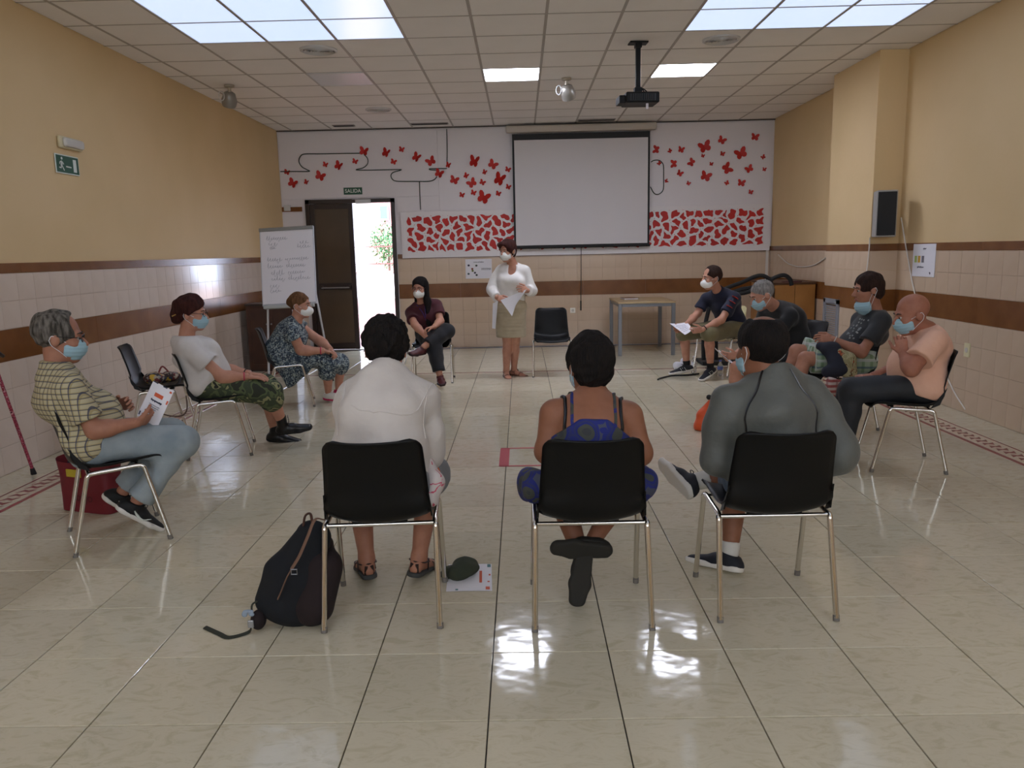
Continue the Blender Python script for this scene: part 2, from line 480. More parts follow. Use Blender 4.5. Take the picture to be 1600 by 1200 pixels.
# tape rectangle
tp = empty('floor_tape', (.2, 3.26, 0), 0, 'red tape rectangle with a short mark in its middle, stuck on the floor tiles', 'floor tape')
x0, x1, y0, y1 = -.045, .53, 3.02, 3.52
for nm, c, h in [('tape_strip', (x0+.03, (y0+y1)/2), (.035, (y1-y0)/2)), ('tape_strip', (x1, (y0+y1)/2), (.012, (y1-y0)/2)), ('tape_strip', ((x0+x1)/2, y0), ((x1-x0)/2, .012)), ('tape_strip', ((x0+x1)/2, y1), ((x1-x0)/2, .012)), ('tape_mark', (.26, 3.27), (.03, .014))]:
    G().box((c[0]-.2, c[1]-3.26, .0012), (h[0], h[1], .0007)).obj(nm, mat('red_tape', 'b02a38', .5), tp)

# ceiling
ceil = struct(G().box((.23, (YF+YB)/2, ZC+.09), (3.9, (YB-YF)/2+.1, .03)).obj('ceiling', M_WGROUT))
GX, GY = .612, .62; gx0, gy0 = -.235, 5.05
cols = list(range(-6, 7)); rows = list(range(-16, 9))
def is_sky(i, j): return (i in (-4, -3, -2) or i in (3, 4, 5)) and (-4 <= j <= -1 or -11 <= j <= -8)
def is_led(i, j): return (i, j) in ((0, 2), (3, 2))
cm_ = slabmesh('ceiling_tile', GX/2-.011, GY/2-.011, .006, M_CEIL)
for v in cm_.vertices: v.co.z = -v.co.z
cm_.flip_normals()
vis, hid = [], []
SKY, LED = [], []
for i in cols:
    xa, xb = gx0+i*GX, gx0+(i+1)*GX
    for j in rows:
        ya, yb = gy0+j*GY, gy0+(j+1)*GY
        c = ((xa+xb)/2, (ya+yb)/2, ZC+.008)
        if is_sky(i, j): SKY.append((i, j, c)); continue
        if is_led(i, j): LED.append((i, j, c)); continue
        if xb > XR+.0 or xa < XL: 
            a, b = max(xa, XL+.003), min(xb, XR-.003)
            if b-a < .03: continue
            o = meshobj('ceiling_tile', *(lambda q: (q.v, q.f))(G().box(((a+b)/2, (ya+min(yb, YB))/2, ZC+.008), ((b-a)/2-.006, (min(yb, YB)-ya)/2-.011, .006))), M_CEIL, ceil); continue
        if yb > YB: 
            meshobj('ceiling_tile', *(lambda q: (q.v, q.f))(G().box((c[0], (ya+YB)/2, ZC+.008), (GX/2-.011, (YB-ya)/2-.006, .006))), M_CEIL, ceil); continue
        (vis if j >= -3 else hid).append(c)
parts_of(ceil, 'ceiling_tile', cm_, vis)
joinmesh('ceiling_tile', cm_, hid, M_CEIL, ceil)
for i in cols+[7]:
    x = gx0+i*GX
    if XL < x < XR: G().box((x, (YF+YB)/2, ZC+.003), (.012, (YB-YF)/2, .004)).obj('ceiling_grid_runner', M_GRID, ceil)
for j in rows+[9]:
    y = gy0+j*GY
    if y < YB: G().box(((XL+XR)/2, y, ZC+.0035), ((XR-XL)/2, .009, .003)).obj('ceiling_grid_crossbar', M_GRID, ceil)
G().box(((XL+XR)/2, YB-.012, ZC-.004), ((XR-XL)/2, .012, .008)).obj('ceiling_edge_trim', mat('dark_edge', '4a4440', .6), ceil)
M_SKY = mat('skylight_panel', 'e6ecf6', .25, emit=('b9cdf0', SKYLIGHT_STRENGTH))
M_LED = mat('led_panel', 'ffffff', .4, emit=('e8edff', PANEL_STRENGTH))
pm = slabmesh('skylight_panel', GX/2-.013, GY/2-.011, .004, M_SKY)
for side, ii, lab in (('left', (-4, -3, -2), 'group of bluish skylight panels in the ceiling at upper left'), ('right', (3, 4, 5), 'group of bluish skylight panels in the ceiling at upper right')):
    for jj in ((-4, -1), (-11, -8)):  # the rear rows are an unseen extra set, added for the room's brightness
        mem = [c for (i, j, c) in SKY if i in ii and jj[0] <= j <= jj[1]]
        base = np.mean(mem, axis=0)
        e = empty('skylight', base, 0, lab if jj[0] == -4 else lab.replace('group', 'second group, behind the camera,'), 'skylight')
        for c in mem:
            o = bpy.data.objects.new('skylight_panel', pm); COL.objects.link(o); o.parent = e; o.location = np.array(c)-base
LEDLAB = {(0, 2): 'square white ceiling light panel, left one, above the standing woman', (3, 2): 'square white ceiling light panel beside the projector, right one'}
for k, (i, j, c) in enumerate(LED):
    e = empty('ceiling_light', c, 0, LEDLAB[(i, j)] if (i, j) in LEDLAB else 'square white ceiling light panel far behind the camera', 'ceiling light')
    G().box((0, 0, -.002), (GX/2-.016, GY/2-.016, .004)).obj('diffuser', M_LED, e)
    fr = G()
    for sx in (-1, 1): fr.box((sx*(GX/2-.010), 0, -.004), (.006, GY/2-.006, .007))
    for sy in (-1, 1): fr.box((0, sy*(GY/2-.010), -.004), (GX/2-.006, .006, .007))
    fr.obj('frame', M_METAL, e)
# a blank panel without light
c = (gx0-2.5*GX, gy0+2.5*GY, ZC+.0); e = empty('ceiling_panel', c, 0, 'smooth unlit square lamp panel in the ceiling, left of the lit panels', 'ceiling light')
G().box((0, 0, -.003), (GX/2-.014, GY/2-.014, .003)).obj('diffuser', mat('unlit_panel', 'dde0e8', .3), e)
fr = G()
for sx in (-1, 1): fr.box((sx*(GX/2-.010), 0, -.004), (.006, GY/2-.006, .006))
for sy in (-1, 1): fr.box((0, sy*(GY/2-.010), -.004), (GX/2-.006, .006, .006))
fr.obj('frame', M_METAL, e)

# side walls
def tiled(wall, me_tile, face, a0, a1, along, skip=None, count=None):
    """rows of 20 cm tiles between the bands; face 'x' walls run along y, face 'y' walls along x"""
ROWS = [(0.002, .1965), (.1965, .393), (.393, .5895), (.5895, .786), (1.009, 1.206), (1.206, 1.402)]
def wall_tiles(wall, X, sgn, y0, y1, m, name='wall_tile', n_max=300):
    n = int(round((y1-y0)/.2)); w = (y1-y0)/n; pl = []
    for r0, r1 in ROWS:
        g = slabmesh('wall_tile', (r1-r0)/2-.001, w/2-.001, .004, m, .001)
        R = roty(sgn*PI/2)
        for v in g.vertices: v.co = Vector(R@np.array(v.co[:]))
        parts_of(wall, name, g, [(X+sgn*.004, y0+(k+.5)*w, (r0+r1)/2) for k in range(n)])
def wall_tiles_y(wall, Y, x0, x1, m, rows=ROWS):
    n = int(round((x1-x0)/.2)); w = (x1-x0)/n
    for r0, r1 in rows:
        g = slabmesh('wall_tile', w/2-.001, (r1-r0)/2-.001, .004, m, .001)
        for v in g.vertices: v.co = Vector(rotx(PI/2)@np.array(v.co[:]))
        parts_of(wall, 'wall_tile', g, [(x0+(k+.5)*w, Y-.004, (r0+r1)/2) for k in range(n)])
M_FARTILE = mat('tiles_far', 'd8b999', .2)
nt, b = nodes(M_FARTILE)
def side_wall(name, X, sgn, y_tiles, m):
    w = struct(G().box((X-sgn*.1, (YF+YB)/2, ZC/2+.05), (.1, (YB-YF)/2, ZC/2+.08)).obj(name, M_PLASTER))
    G().box((X+sgn*.001, (YF+YB)/2, .70), (.002, (YB-YF)/2, .70)).obj('tile_backing', M_WGROUT, w)
    ya = min(a for a, _ in y_tiles)
    G().box((X+sgn*.004, (YF+ya)/2, .70), (.004, (ya-YF)/2, .70)).obj('tile_field', m, w)
    for a, b_ in y_tiles: wall_tiles(w, X, sgn, a, b_, m)
    for z0, z1 in ((.788, 1.007), (1.404, 1.474)):
        g = G()
        n = int((YB-YF)/.9)
        for k in range(n):
            L = (YB-YF)/n; g = G().box((X+sgn*.005, YF+(k+.5)*L, (z0+z1)/2), (.0055, L/2-.001, (z1-z0)/2)); g.obj('wood_band', M_BAND, w)
    return w
wall_l = side_wall('wall_left', XL, 1, [(2.0, YB)], M_WTILE_L)
wall_r = side_wall('wall_right', XR, -1, [(3.3, 5.9), (7.05, YB)], M_WTILE)
PXL, PY0, PY1 = 3.705, 5.9, 7.05
pil = struct(G().box(((PXL+XR)/2, (PY0+PY1)/2, ZC/2), ((XR-PXL)/2, (PY1-PY0)/2, ZC/2)).obj('wall_pillar', M_PLASTER))
wall_tiles(pil, PXL, -1, PY0, PY1, M_WTILE); wall_tiles_y(pil, PY0, PXL, XR-.008, M_WTILE)
for z0, z1 in ((.788, 1.007), (1.404, 1.474)):
    G().box((PXL-.005, (PY0+PY1)/2-.005, (z0+z1)/2), (.0055, (PY1-PY0)/2+.004, (z1-z0)/2)).obj('wood_band', M_BAND, pil)
    G().box(((PXL+XR)/2, PY0-.005, (z0+z1)/2), ((XR-PXL)/2, .0055, (z1-z0)/2)).obj('wood_band', M_BAND, pil)
struct(G().box(((XL+XR)/2, YF-.1, ZC/2+.05), ((XR-XL)/2+.2, .1, ZC/2+.08)).obj('wall_rear', M_PLASTER))
M_FILL_PANE = mat('fill_pane', 'e8ecf2', .6, emit=('dfe8f5', FILL_WINDOW_STRENGTH))  # unseen glowing panes, added in the rear wall to brighten the room
for k, x in enumerate((-1.7, 2.1)):
    e = empty('fill_window_%d' % (k+1), (x, YF+.02, 2.4)); e['kind'] = 'structure'
    for s_ in (-1, 1):
        G().box((s_*1.42, 0, 0), (.04, .03, .75)).obj('frame', MATS['white_metal'], e); G().box((0, 0, s_*.71), (1.38, .03, .04)).obj('frame', MATS['white_metal'], e)
        G().box((s_*.69, -.005, 0), (.66, .006, .67)).obj('pane', M_FILL_PANE, e)
    G().box((0, 0, 0), (.03, .03, .67)).obj('mullion', MATS['white_metal'], e)

# back wall with the double door
DX0, DX1, DZ = -3.165, -1.79, 2.325
g = G()
g.box(((XL-.2+DX0)/2, YB+.125, ZC/2+.05), ((DX0-XL+.2)/2, .125, ZC/2+.08)); g.box(((DX1+XR+.2)/2, YB+.125, ZC/2+.05), ((XR+.2-DX1)/2, .125, ZC/2+.08))
g.box(((DX0+DX1)/2, YB+.125, (DZ+ZC)/2+.05), ((DX1-DX0)/2, .125, (ZC-DZ)/2+.05))
wall_b = struct(g.obj('wall_back', M_WHITEB))
wall_tiles_y(wall_b, YB-.001, DX1+.01, XR-.01, M_WTILE)
wall_tiles_y(wall_b, YB-.001, XL+.01, DX0-.06, M_WTILE_L)
G().box(((DX1+XR)/2, YB-.001, .7), ((XR-DX1)/2-.01, .002, .70)).obj('tile_backing', M_WGROUT, wall_b)
for z0, z1 in ((.788, 1.007), (1.404, 1.474)):
    for k in range(6):
        L = (XR-DX1-.02)/6; G().box((DX1+.01+(k+.5)*L, YB-.006, (z0+z1)/2), (L/2-.001, .0055, (z1-z0)/2)).obj('wood_band', M_BAND, wall_b)
G().box(((XL+DX0)/2-.02, YB-.03, 2.19), ((DX0-XL)/2-.03, .006, .035)).obj('wood_band', M_BAND, wall_b)
bz0, bz1 = 2.11, ZC-.03
for a, b_, z0, z1 in ((XL+.02, -1.1, 2.345, bz1), (-1.1, 1.25, 2.115, bz1), (1.25, XR-.04, 2.115, bz1), (DX1+.03, -1.1, 2.115, 2.343)):
    G().box(((a+b_)/2, YB-.010, (z0+z1)/2), ((b_-a)/2-.001, .010, (z1-z0)/2)).obj('wall_board', M_WHITEB, wall_b)

# door frame, leaves
df = G()
for x in (DX0+.03, DX1-.03): df.box((x, YB+.02, DZ/2), (.03, .06, DZ/2))
df.box(((DX0+DX1)/2, YB+.02, DZ-.03), ((DX1-DX0)/2, .06, .03))
dfo = struct(df.obj('door_frame', M_DFRAME)); dfo.name = 'trim_1'
def leaf(name, w):
    e = empty(name, (0, 0, 0)); e['kind'] = 'structure'
    H = DZ-.07
    G().box((w/2, 0, H/2+.008), (w/2, .02, H/2), bev=.003).obj('door_slab', M_DOOR, e)
    for x in (.035, w-.035): G().box((x, -.004, H/2+.008), (.035, .025, H/2), bev=.004).obj('stile', M_DFRAME, e)
    for z, h in ((.06, .05), (1.0, .05), (H-.03, .04)): G().box((w/2, -.004, z), (w/2-.07, .023, h), bev=.004).obj('rail', M_DFRAME, e)
    p = G(); p.tube([(.12, -.075, .98), (w-.10, -.075, .98)], .014, 10); p.obj('push_bar', M_STEEL, e, smooth=True)
    for x in (.12, w-.10): G().box((x, -.05, .98), (.018, .035, .03), bev=.005).obj('push_bar_bracket', M_DFRAME, e)
    return e
d1 = leaf('door_1', .66); d1.location = (DX0+.06, YB+.02, 0)
d2 = leaf('door_2', .60); d2.location = (DX1-.045, YB+.06, 0); d2.rotation_euler = (0, 0, rad(84))
for ch in d2.children:
    if ch.name.startswith('push_bar'): bpy.data.objects.remove(ch)
hd = G(); hd.box((.52, .045, 1.07), (.02, .03, .09), bev=.008); hd.tube([(.52, .07, 1.05), (.52, .11, 1.0), (.47, .12, .97)], .012); hd.obj('door_handle', M_BLACK, d2)
e = empty('door_closer', (-2.27, YB-.03, 2.285), 0, 'white box of the door closer above the open doorway', 'door closer')
G().box((0, 0, 0), (.12, .03, .032), bev=.008).obj('casing', M_METAL, e)
p = G(); p.tube([(-.06, -.02, .036), (-.16, -.04, .035), (-.05, .03, .036)], .006); p.obj('arm', M_STEEL, e)
G().box(((DX0+DX1)/2, YB+.12, -.002), ((DX1-DX0)/2, .13, .006)).obj('door_sill', mat('sill', 'b5b0aa', .4), wall_b)

# outside, seen through the door
og = struct(G().box((-5, 27, -.08), (22, 16.6, .06)).obj('ground_outside', mat('grout_out', 'b79a8c', .9)))
M_PAVE = mat('pink_paver', '74483f', .8, noise=(6, '663d36', .3, .7))
pv = slabmesh('paver', .245, .245, .01, M_PAVE, .004); pl = []; pn = []
for i in range(-26, 6):
    for j in range(36):
        x = -1.9+i*.5+(j % 2)*.25; y = 10.62+j*.5
        lim0 = -1.9-.02*(y-10); L = -2.7-(y-10)*.42
        (pn if (L < x < -1.3 and y < 14) else pl).append((x, y, -.012))
parts_of(og, 'paver', pv, pn); joinmesh('paver', pv, pl, M_PAVE, og)
e = empty('garden_wall', (-7, 24.5, 0), 0, 'low white garden wall outside the open door', 'wall')
G().box((0, 0, .42), (9, .12, .44)).obj('masonry', mat('white_render', 'e8e2dc', .9), e); G().box((0, 0, .89), (9.05, .17, .035), bev=.01).obj('coping', mat('coping', '9a6f60', .8), e)
e = empty('railing', (-7, 25.6, 0), 0, 'thin reddish metal railing behind the low garden wall', 'railing')
for z in (1.15, 1.75): G().box((0, 0, z), (9, .02, .02)).obj('rail', mat('rail_red', '5a3229', .6), e)
for k in range(10): G().box((-8.1+k*1.8, 0, .9), (.025, .025, .9)).obj('railing_post', MATS['rail_red'], e)
def shrub(px, py, Y, s, label):
    c = at(px, py, Y); e = empty('shrub', (c[0], c[1], 0), 0, label, 'shrub'); r = np.random.default_rng(3)
    G().tube([(0, 0, 0), (0, 0, c[2])], .04).obj('stem', mat('bark', '5b4636', .9), e)
    g = G()
    for k in range(900):
        d = nrm(r.normal(size=3)); q = d*s*r.uniform(.45, 1)*V(1, 1, 1.15)+V(0, 0, c[2]); u = nrm(r.normal(size=3)); w = nrm(np.cross(u, d)); l = .07
        g.add([q-u*l, q+w*l*.4, q+u*l, q-w*l*.4], [(0, 1, 2, 3)])
    o = g.obj('foliage', mat('leaf_green', '2f5a2c', .6), e); o['kind'] = 'stuff'
shrub(607, 383, 26.5, .75, 'green bush behind the low garden wall outside')
e = empty('building', (-9.5, 36, 0), 0, 'pale building far outside, with a reddish bay and one window', 'building')
G().box((-5, 1.5, 3), (9, 1, 3.2)).obj('facade', mat('far_wall', 'efe8e4', .9), e)
G().box((5.0, .6, 3.3), (2.5, .55, 3.6)).obj('facade', mat('far_pink', 'a5716c', .9), e)
q = at(600, 332, 37)-V(9.5*-1, 36, 0)
q = at(600, 332, 36)-V(-9.5, 36, 0)
wf = G(); wf.box((q[0], -.05, q[2]), (.22, .04, .36)); wfo = wf.obj('window', mat('white_frame', 'f0f0f0', .5), e)
G().box((q[0], -.1, q[2]), (.17, .02, .30)).obj('pane', mat('far_glass', '3f5a70', .1), wfo)
for k in range(4): G().box((q[0]+.5+k*.35, -.06, 2.9), (.05, .05, 3)).obj('shutter_slat', mat('far_slat', '5f3b3a', .7), e)
# ---------------------------------------------------------------- wall decoration
def wallpt(px, py, Y=YB-.02): return at(px, py, Y)
def atx(px, py, X):
    d = ray(px, py); return CAM+d*((X-CAM[0])/d[0])
# fretwork frieze
fx0, fx1, fz0, fz1 = DX1+.09, XR-.035, 1.412, 2.112
ix0, ix1, iz0, iz1 = fx0+.085, fx1-.09, fz0+.085, fz1-.062
def clip_poly(P, c, n):
    out = []
    for i in range(len(P)):
        a, b = P[i], P[(i+1) % len(P)]; da, db = (a-c)@n, (b-c)@n
        if da <= 0: out.append(a)
        if (da < 0) != (db < 0) and abs(da-db) > 1e-12: out.append(a+(b-a)*(da/(da-db)))
    return out
r_ = np.random.default_rng(11)
seeds = []
nc = 42
for i in range(nc):
    for j in range(4):
        seeds.append([ix0+(i+.5+r_.uniform(-.45, .45))*(ix1-ix0)/nc, iz0+(j+.5+(.25 if i % 2 else -.25)*(1 if 0 < j < 3 else .5)+r_.uniform(-.25, .25))*(iz1-iz0)/4])
seeds = np.array(seeds)
sx = 1.0
def resample(P, n):
    P = np.array(P); Q = np.roll(P, -1, 0); L = np.linalg.norm(Q-P, axis=1); c = np.concatenate([[0], np.cumsum(L)]); out = []
    for k in range(n):
        s_ = c[-1]*k/n; i = min(np.searchsorted(c, s_, side='right')-1, len(P)-1); out.append(P[i]+(Q[i]-P[i])*((s_-c[i])/max(L[i], 1e-9)))
    return np.array(out)
FY = YB-.05
frieze = empty('frieze', ((fx0+fx1)/2, YB-.02, (fz0+fz1)/2), 0, 'long white fretwork panel with leaf-shaped openings over red, on the back wall below the screen', 'wall panel')
fb = np.array(frieze.location)
web = G()
M_WEB = mat('fretwork_white', 'e4dfe0', .55)
for s_ in seeds:
    P = [V(ix0, iz0), V(ix1, iz0), V(ix1, iz1), V(ix0, iz1)]
    d = np.linalg.norm(seeds-s_, axis=1)
    for q in seeds[np.argsort(d)[1:16]]: P = clip_poly(P, (q+s_)/2, q-s_)
    if len(P) < 3: continue
    n = 24; P = resample(P, n); c = P.mean(0)
    A = np.roll(P, 1, 0); B = np.roll(P, -1, 0); tt = B-A; tt /= np.linalg.norm(tt, axis=1)[:, None]+1e-9; nn = np.stack([tt[:, 1], -tt[:, 0]], 1)
    w = .0125+.006*np.sin(np.arange(n)*2*PI/n*r_.integers(2, 4)+r_.uniform(0, 6))+.003*r_.uniform(-1, 1, n)
    I = P-nn*w[:, None]
    for _ in range(2): I = .5*I+.25*(np.roll(I, 1, 0)+np.roll(I, -1, 0))
    I = I+.010*np.stack([np.sin(I[:, 1]*45+I[:, 0]*9), np.sin(I[:, 0]*38)], 1); I[:, 0] = np.clip(I[:, 0], ix0, ix1); I[:, 1] = np.clip(I[:, 1], iz0, iz1)
    ci = I.mean(0); th = np.arctan2(I[:, 1]-ci[1], I[:, 0]-ci[0]); edge = (I[:, 0] < ix0+.004) | (I[:, 0] > ix1-.004) | (I[:, 1] < iz0+.004) | (I[:, 1] > iz1-.004)
    rf = np.minimum(1, .95+.22*np.sin(2*th+r_.uniform(0, 6))+.17*np.sin(3*th+r_.uniform(0, 6))); rf[edge] = 1
    I = ci+(I-ci)*rf[:, None]
    vs = [(p[0], FY, p[1]) for p in P]+[(p[0], FY, p[1]) for p in I]+[(p[0], FY+.016, p[1]) for p in I]
    fs = [(k, (k+1) % n, n+(k+1) % n, n+k) for k in range(n)]+[(n+k, n+(k+1) % n, 2*n+(k+1) % n, 2*n+k) for k in range(n)]
    web.add(vs, fs)
for a, b_, z0, z1 in ((fx0, ix0, fz0, fz1), (ix1, fx1, fz0, fz1), (ix0, ix1, fz0, iz0), (ix0, ix1, iz1, fz1)):
    web.box(((a+b_)/2, FY+.008, (z0+z1)/2), ((b_-a)/2, .008, (z1-z0)/2))
web.obj('fretwork', M_WEB, frieze, base=fb)
G().box(((fx0+fx1)/2, FY+.022, (fz0+fz1)/2), ((fx1-fx0)/2-.005, .006, (fz1-fz0)/2-.005)).obj('red_backing', M_RED, frieze, base=fb)

# painted/cabled stems
def stem(pts, sc, ox, oy, name='green_stem_line', label=''):
    P = bez([wallpt(x*sc+ox, y*sc+oy, YB-.032) for x, y in pts], 5); g = G(); b_ = P[0]
    g.tube(P, .0075, 6); o = g.obj(name, M_STEM, None, True, base=b_, loc=b_); tag(o, label, 'wall line'); return o
k1 = (.23125, 430, 190)
stem([(35, 338), (120, 337), (228, 336), (215, 325), (180, 305), (160, 270), (170, 235), (200, 219), (300, 218), (450, 216), (575, 214)], *k1, label='dark green curved line rising from the left corner to the upper wall butterfly')
stem([(600, 222), (624, 250), (624, 285), (595, 312), (545, 326), (640, 328), (835, 324), (842, 330), (800, 342), (782, 362), (792, 390), (825, 403), (930, 404), (1035, 404), (1075, 392), (1092, 372)], *k1, label='dark green looping line across the white wall above the doorway')
stem([(1085, 328), (1050, 326), (1043, 319), (1100, 317), (1160, 317)], *k1, label='short dark green line right of the loop, ending at a small butterfly')
stem([(1160, 290), (1162, 200), (1159, 50)], *k1, label='dark vertical line from the ceiling to a small butterfly')
stem([(975, 405), (978, 500), (982, 596)], *k1, label='dark vertical line from the loop down to the red fretwork panel')
k2 = (.1375, 1000, 190)
stem([(125, 460), (160, 440), (215, 440), (252, 468), (267, 510), (268, 640), (266, 760), (240, 808), (195, 828), (155, 808), (118, 742)], *k2, label='dark green loop line just right of the projection screen')

# butterflies
def butterfly_mesh(fold):
    W = [(0, .0), (.0, .14), (.14, .38), (.36, .50), (.54, .46), (.56, .28), (.46, .10), (.38, .02), (.47, -.10), (.46, -.27), (.33, -.40), (.15, -.38), (.0, -.22)]
    g = G(); n = len(W)
    for s_ in (-1, 1):
        vs = []
        for d in (0, .012):
            for x, z in W: vs.append((s_*x*math.cos(fold), -x*math.sin(fold)-d-.004, z))
        fs = [tuple(range(n)), tuple(range(2*n-1, n-1, -1))]+[(i, n+i, n+(i+1) % n, (i+1) % n) for i in range(n)]
        if s_ > 0: fs = [tuple(reversed(f)) for f in fs]
        g.add(vs, fs)
    g.tube([(0, -.02, -.2), (0, -.035, 0), (0, -.02, .2)], [.02, .035, .02], 6)
    return g
BF = [butterfly_mesh(a) for a in (.25, .5, .8)]
bl = [(80,343,36,-20),(120,418,62,-30),(212,410,36,-25),(305,370,62,-25),(340,292,36,-20),(430,300,62,-30),(540,270,36,-20),(600,203,60,-15),(750,213,62,-25),(855,190,38,-15),(800,273,38,-20),(955,243,64,-35),(1053,270,60,30),(1170,295,40,-20),(1108,352,58,-25),(1210,397,56,-20),(1290,367,40,-30),(1345,272,80,-15),(1470,292,60,-35),(1415,343,36,-25),(1330,417,60,35),(1400,412,38,-30),(1515,392,88,-25),(1572,325,36,-20),(1575,443,36,-20),(1262,497,36,-15),(1340,482,38,-20),(1408,515,84,-25),(1508,488,36,-20)]
br = [(185,318,80,80),(340,335,48,60),(465,322,72,-15),(218,475,48,50),(385,480,80,90),(585,465,80,60),(450,590,70,-30),(297,675,42,-70),(548,703,48,-30),(735,290,130,20),(712,390,42,-20),(808,483,44,-10),(745,625,112,-20),(928,215,84,-30),(935,368,54,-15),(1145,365,126,25),(985,535,112,-60),(985,700,52,30),(1305,178,82,-10),(1398,405,52,35),(1240,540,84,30),(1410,545,46,-10),(1150,700,82,-10),(1255,803,54,-15)]
def word_size(s_): return 'tiny' if s_ < .1 else ('small' if s_ < .16 else ('middle-sized' if s_ < .2 else 'big'))
def ordinal(n):
    W = ['', 'first', 'second', 'third', 'fourth', 'fifth', 'sixth', 'seventh', 'eighth', 'ninth', 'tenth', 'eleventh', 'twelfth', 'thirteenth', 'fourteenth', 'fifteenth', 'sixteenth', 'seventeenth', 'eighteenth', 'nineteenth']
    if n < 20: return W[n]
    return 'twentieth' if n == 20 else 'twenty-'+ordinal(n-20)
items = []
for L, (sc, ox, oy), side in ((bl, k1, 'left'), (br, k2, 'right')):
    L2 = sorted(L, key=lambda t: t[0])
    for rank, (x, y, s_, a) in enumerate(L2):
        p = wallpt(x*sc+ox, y*sc+oy); S = s_*sc*.0098
        ref = 'counted from the left corner' if side == 'left' else 'counted rightwards from the screen'
        lab = f'{word_size(S)} red paper butterfly {side} of the screen, {ordinal(rank+1)} {ref}'
        B = BF[rank % 3] if side == 'left' else BF[0 if S > .1 else 1]
        R = roty(rad(-a)) 
        v = (np.array(B.v)*S)@R.T
        o = meshobj('paper_butterfly', v, B.f, M_RED, None, False, None, p); tag(o, lab, 'butterfly', 'red paper butterflies on the white wall')

# projector screen
e = empty('projection_screen', (1.08, YB-.13, 3.25), 0, 'white pull-down projection screen with black borders on the back wall', 'screen'); B = np.array(e.location)
sx0, sx1, sz0, sz1 = .035, 2.10, 1.53, 3.21
Ys = YB-.13
g = G(); g.box(((sx0+sx1)/2, Ys+.004, (sz0+sz1)/2), ((sx1-sx0)/2, .002, (sz1-sz0)/2)); g.obj('border', mat('screen_black', '101012', .6), e, base=B)
nx, nz = 40, 10; vs = []; fs = []
for i in range(nx+1):
    for j in range(nz+1):
        x = sx0+.03+(sx1-sx0-.06)*i/nx; z = sz0+.035+(sz1-.09-sz0-.035)*j/nz
        vs.append((x, Ys-.002-.004*math.sin(x*16+z*2)*(1-j/nz), z))
for i in range(nx):
    for j in range(nz): a = i*(nz+1)+j; fs.append((a, a+nz+1, a+nz+2, a+1))
meshobj('screen_fabric', vs, fs, mat('screen_white', 'd6d2d4', .8), e, True, B)
G().box(((sx0+sx1)/2, Ys-.02, 3.275), ((sx1-sx0)/2+.09, .05, .05), bev=.02).obj('casing', mat('screen_case', 'c2b9ae', .5), e, base=B)
G().tube([(sx0-.01, Ys, sz0), (sx1+.01, Ys, sz0)], .017, 10).obj('bottom_bar', MATS['screen_black'], e, True, base=B)
o = G().tube([at(908, 384, Ys), at(908, 430, Ys), at(907.5, 480, Ys)], .006, 6).tube([at(907.5, 470, Ys), at(907.5, 485, Ys)], .011, 8).obj('pull_cord', MATS['screen_black'], e, base=B)

# signs, posters, small wall fittings
def plate(name, c, w, h, d, R, m, parent, bev=.002): return G().box(c, (w/2, d/2, h/2), R, bev=bev).obj(name, m, parent)
p = wallpt(551.5, 298.5); e = empty('exit_sign', p, 0, 'green rectangular sign reading SALIDA above the double door', 'sign')
plate('sign_board', (0, 0, 0), .285, .105, .008, None, M_GREENSIGN, e)
text('lettering', 'SALIDA', .077, M_SIGNWHITE, e, (0, -.0055, 0), rotx(PI/2), .93, thick=.0012)
p = at(0, 0, 1)
e = empty('exit_pictogram_sign', (XL+.008, 4.235, 2.248), 0, 'square green pictogram sign of a running figure and doorway on the left wall', 'sign')
RW = rotz(PI/2)      # local x -> along +Y, facing +X
def onwall(pts): return [(q[0], q[1]) for q in pts]
plate('sign_border', (0, 0, 0), .335, .15, .006, RW, M_SIGNWHITE, e); plate('sign_board', (.003, 0, 0), .315, .132, .006, RW, M_GREENSIGN, e)
Rf = np.array([[0, 0, 1], [1, 0, 0], [0, 1, 0]], float)   # (x,y,z)->(z, x, y): 2D drawing onto the wall
g = G(); H_ = .132; W_ = .315
def quad2(g, a, b, w):
    a, b = V(*a), V(*b); t = nrm(b-a); n = V(-t[1], t[0])*w/2; g.prism([tuple(a+n), tuple(a-n), tuple(b-n), tuple(b+n)][::-1], .0065, .0075, Rf)
quad2(g, (-.085, .02), (-.095, -.018), .024); quad2(g, (-.09, -.01), (-.06, -.05), .011); quad2(g, (-.093, -.014), (-.105, -.035), .011); quad2(g, (-.105, -.032), (-.128, -.03), .01)
quad2(g, (-.085, .022), (-.112, .012), .009); quad2(g, (-.112, .014), (-.118, -.004), .008); quad2(g, (-.082, .018), (-.06, -.002), .009)
g.prism([(-.083+.012*math.cos(t), .043+.011*math.sin(t)) for t in np.linspace(0, 2*PI, 12, endpoint=False)], .0065, .0075, Rf)
quad2(g, (-.03, -.016), (.045, -.018), .01); quad2(g, (.098, .048), (.098, -.052), .046)
g.obj('pictogram', M_SIGNWHITE, e)
e = empty('emergency_light', (XL+.03, 4.29, 2.42), 0, 'small oval emergency light above the green pictogram sign', 'lamp')
G().box((-.012, 0, 0), (.016, .16, .048), bev=.014).obj('base', mat('cream_plastic', 'cfc39f', .5), e); G().box((.012, .01, 0), (.02, .14, .036), bev=.018).obj('diffuser', mat('frosted', 'c9c4bb', .25), e)
def scribble(g, x0, z0, w, h, seed, m=1.0, th=.0022):
    r = np.random.default_rng(seed); n = max(int(w/(h*.42)), 3); pts = []
    for k in range(n*4+1):
        t = k/(n*4); pts.append((x0+w*t+h*.22*math.sin(k*PI/2+1), z0+h*.30*math.sin(k*PI/2)*(1+1.4*(r.random() < .2)-.4*r.random())+h*.06*r.normal()))
    return pts
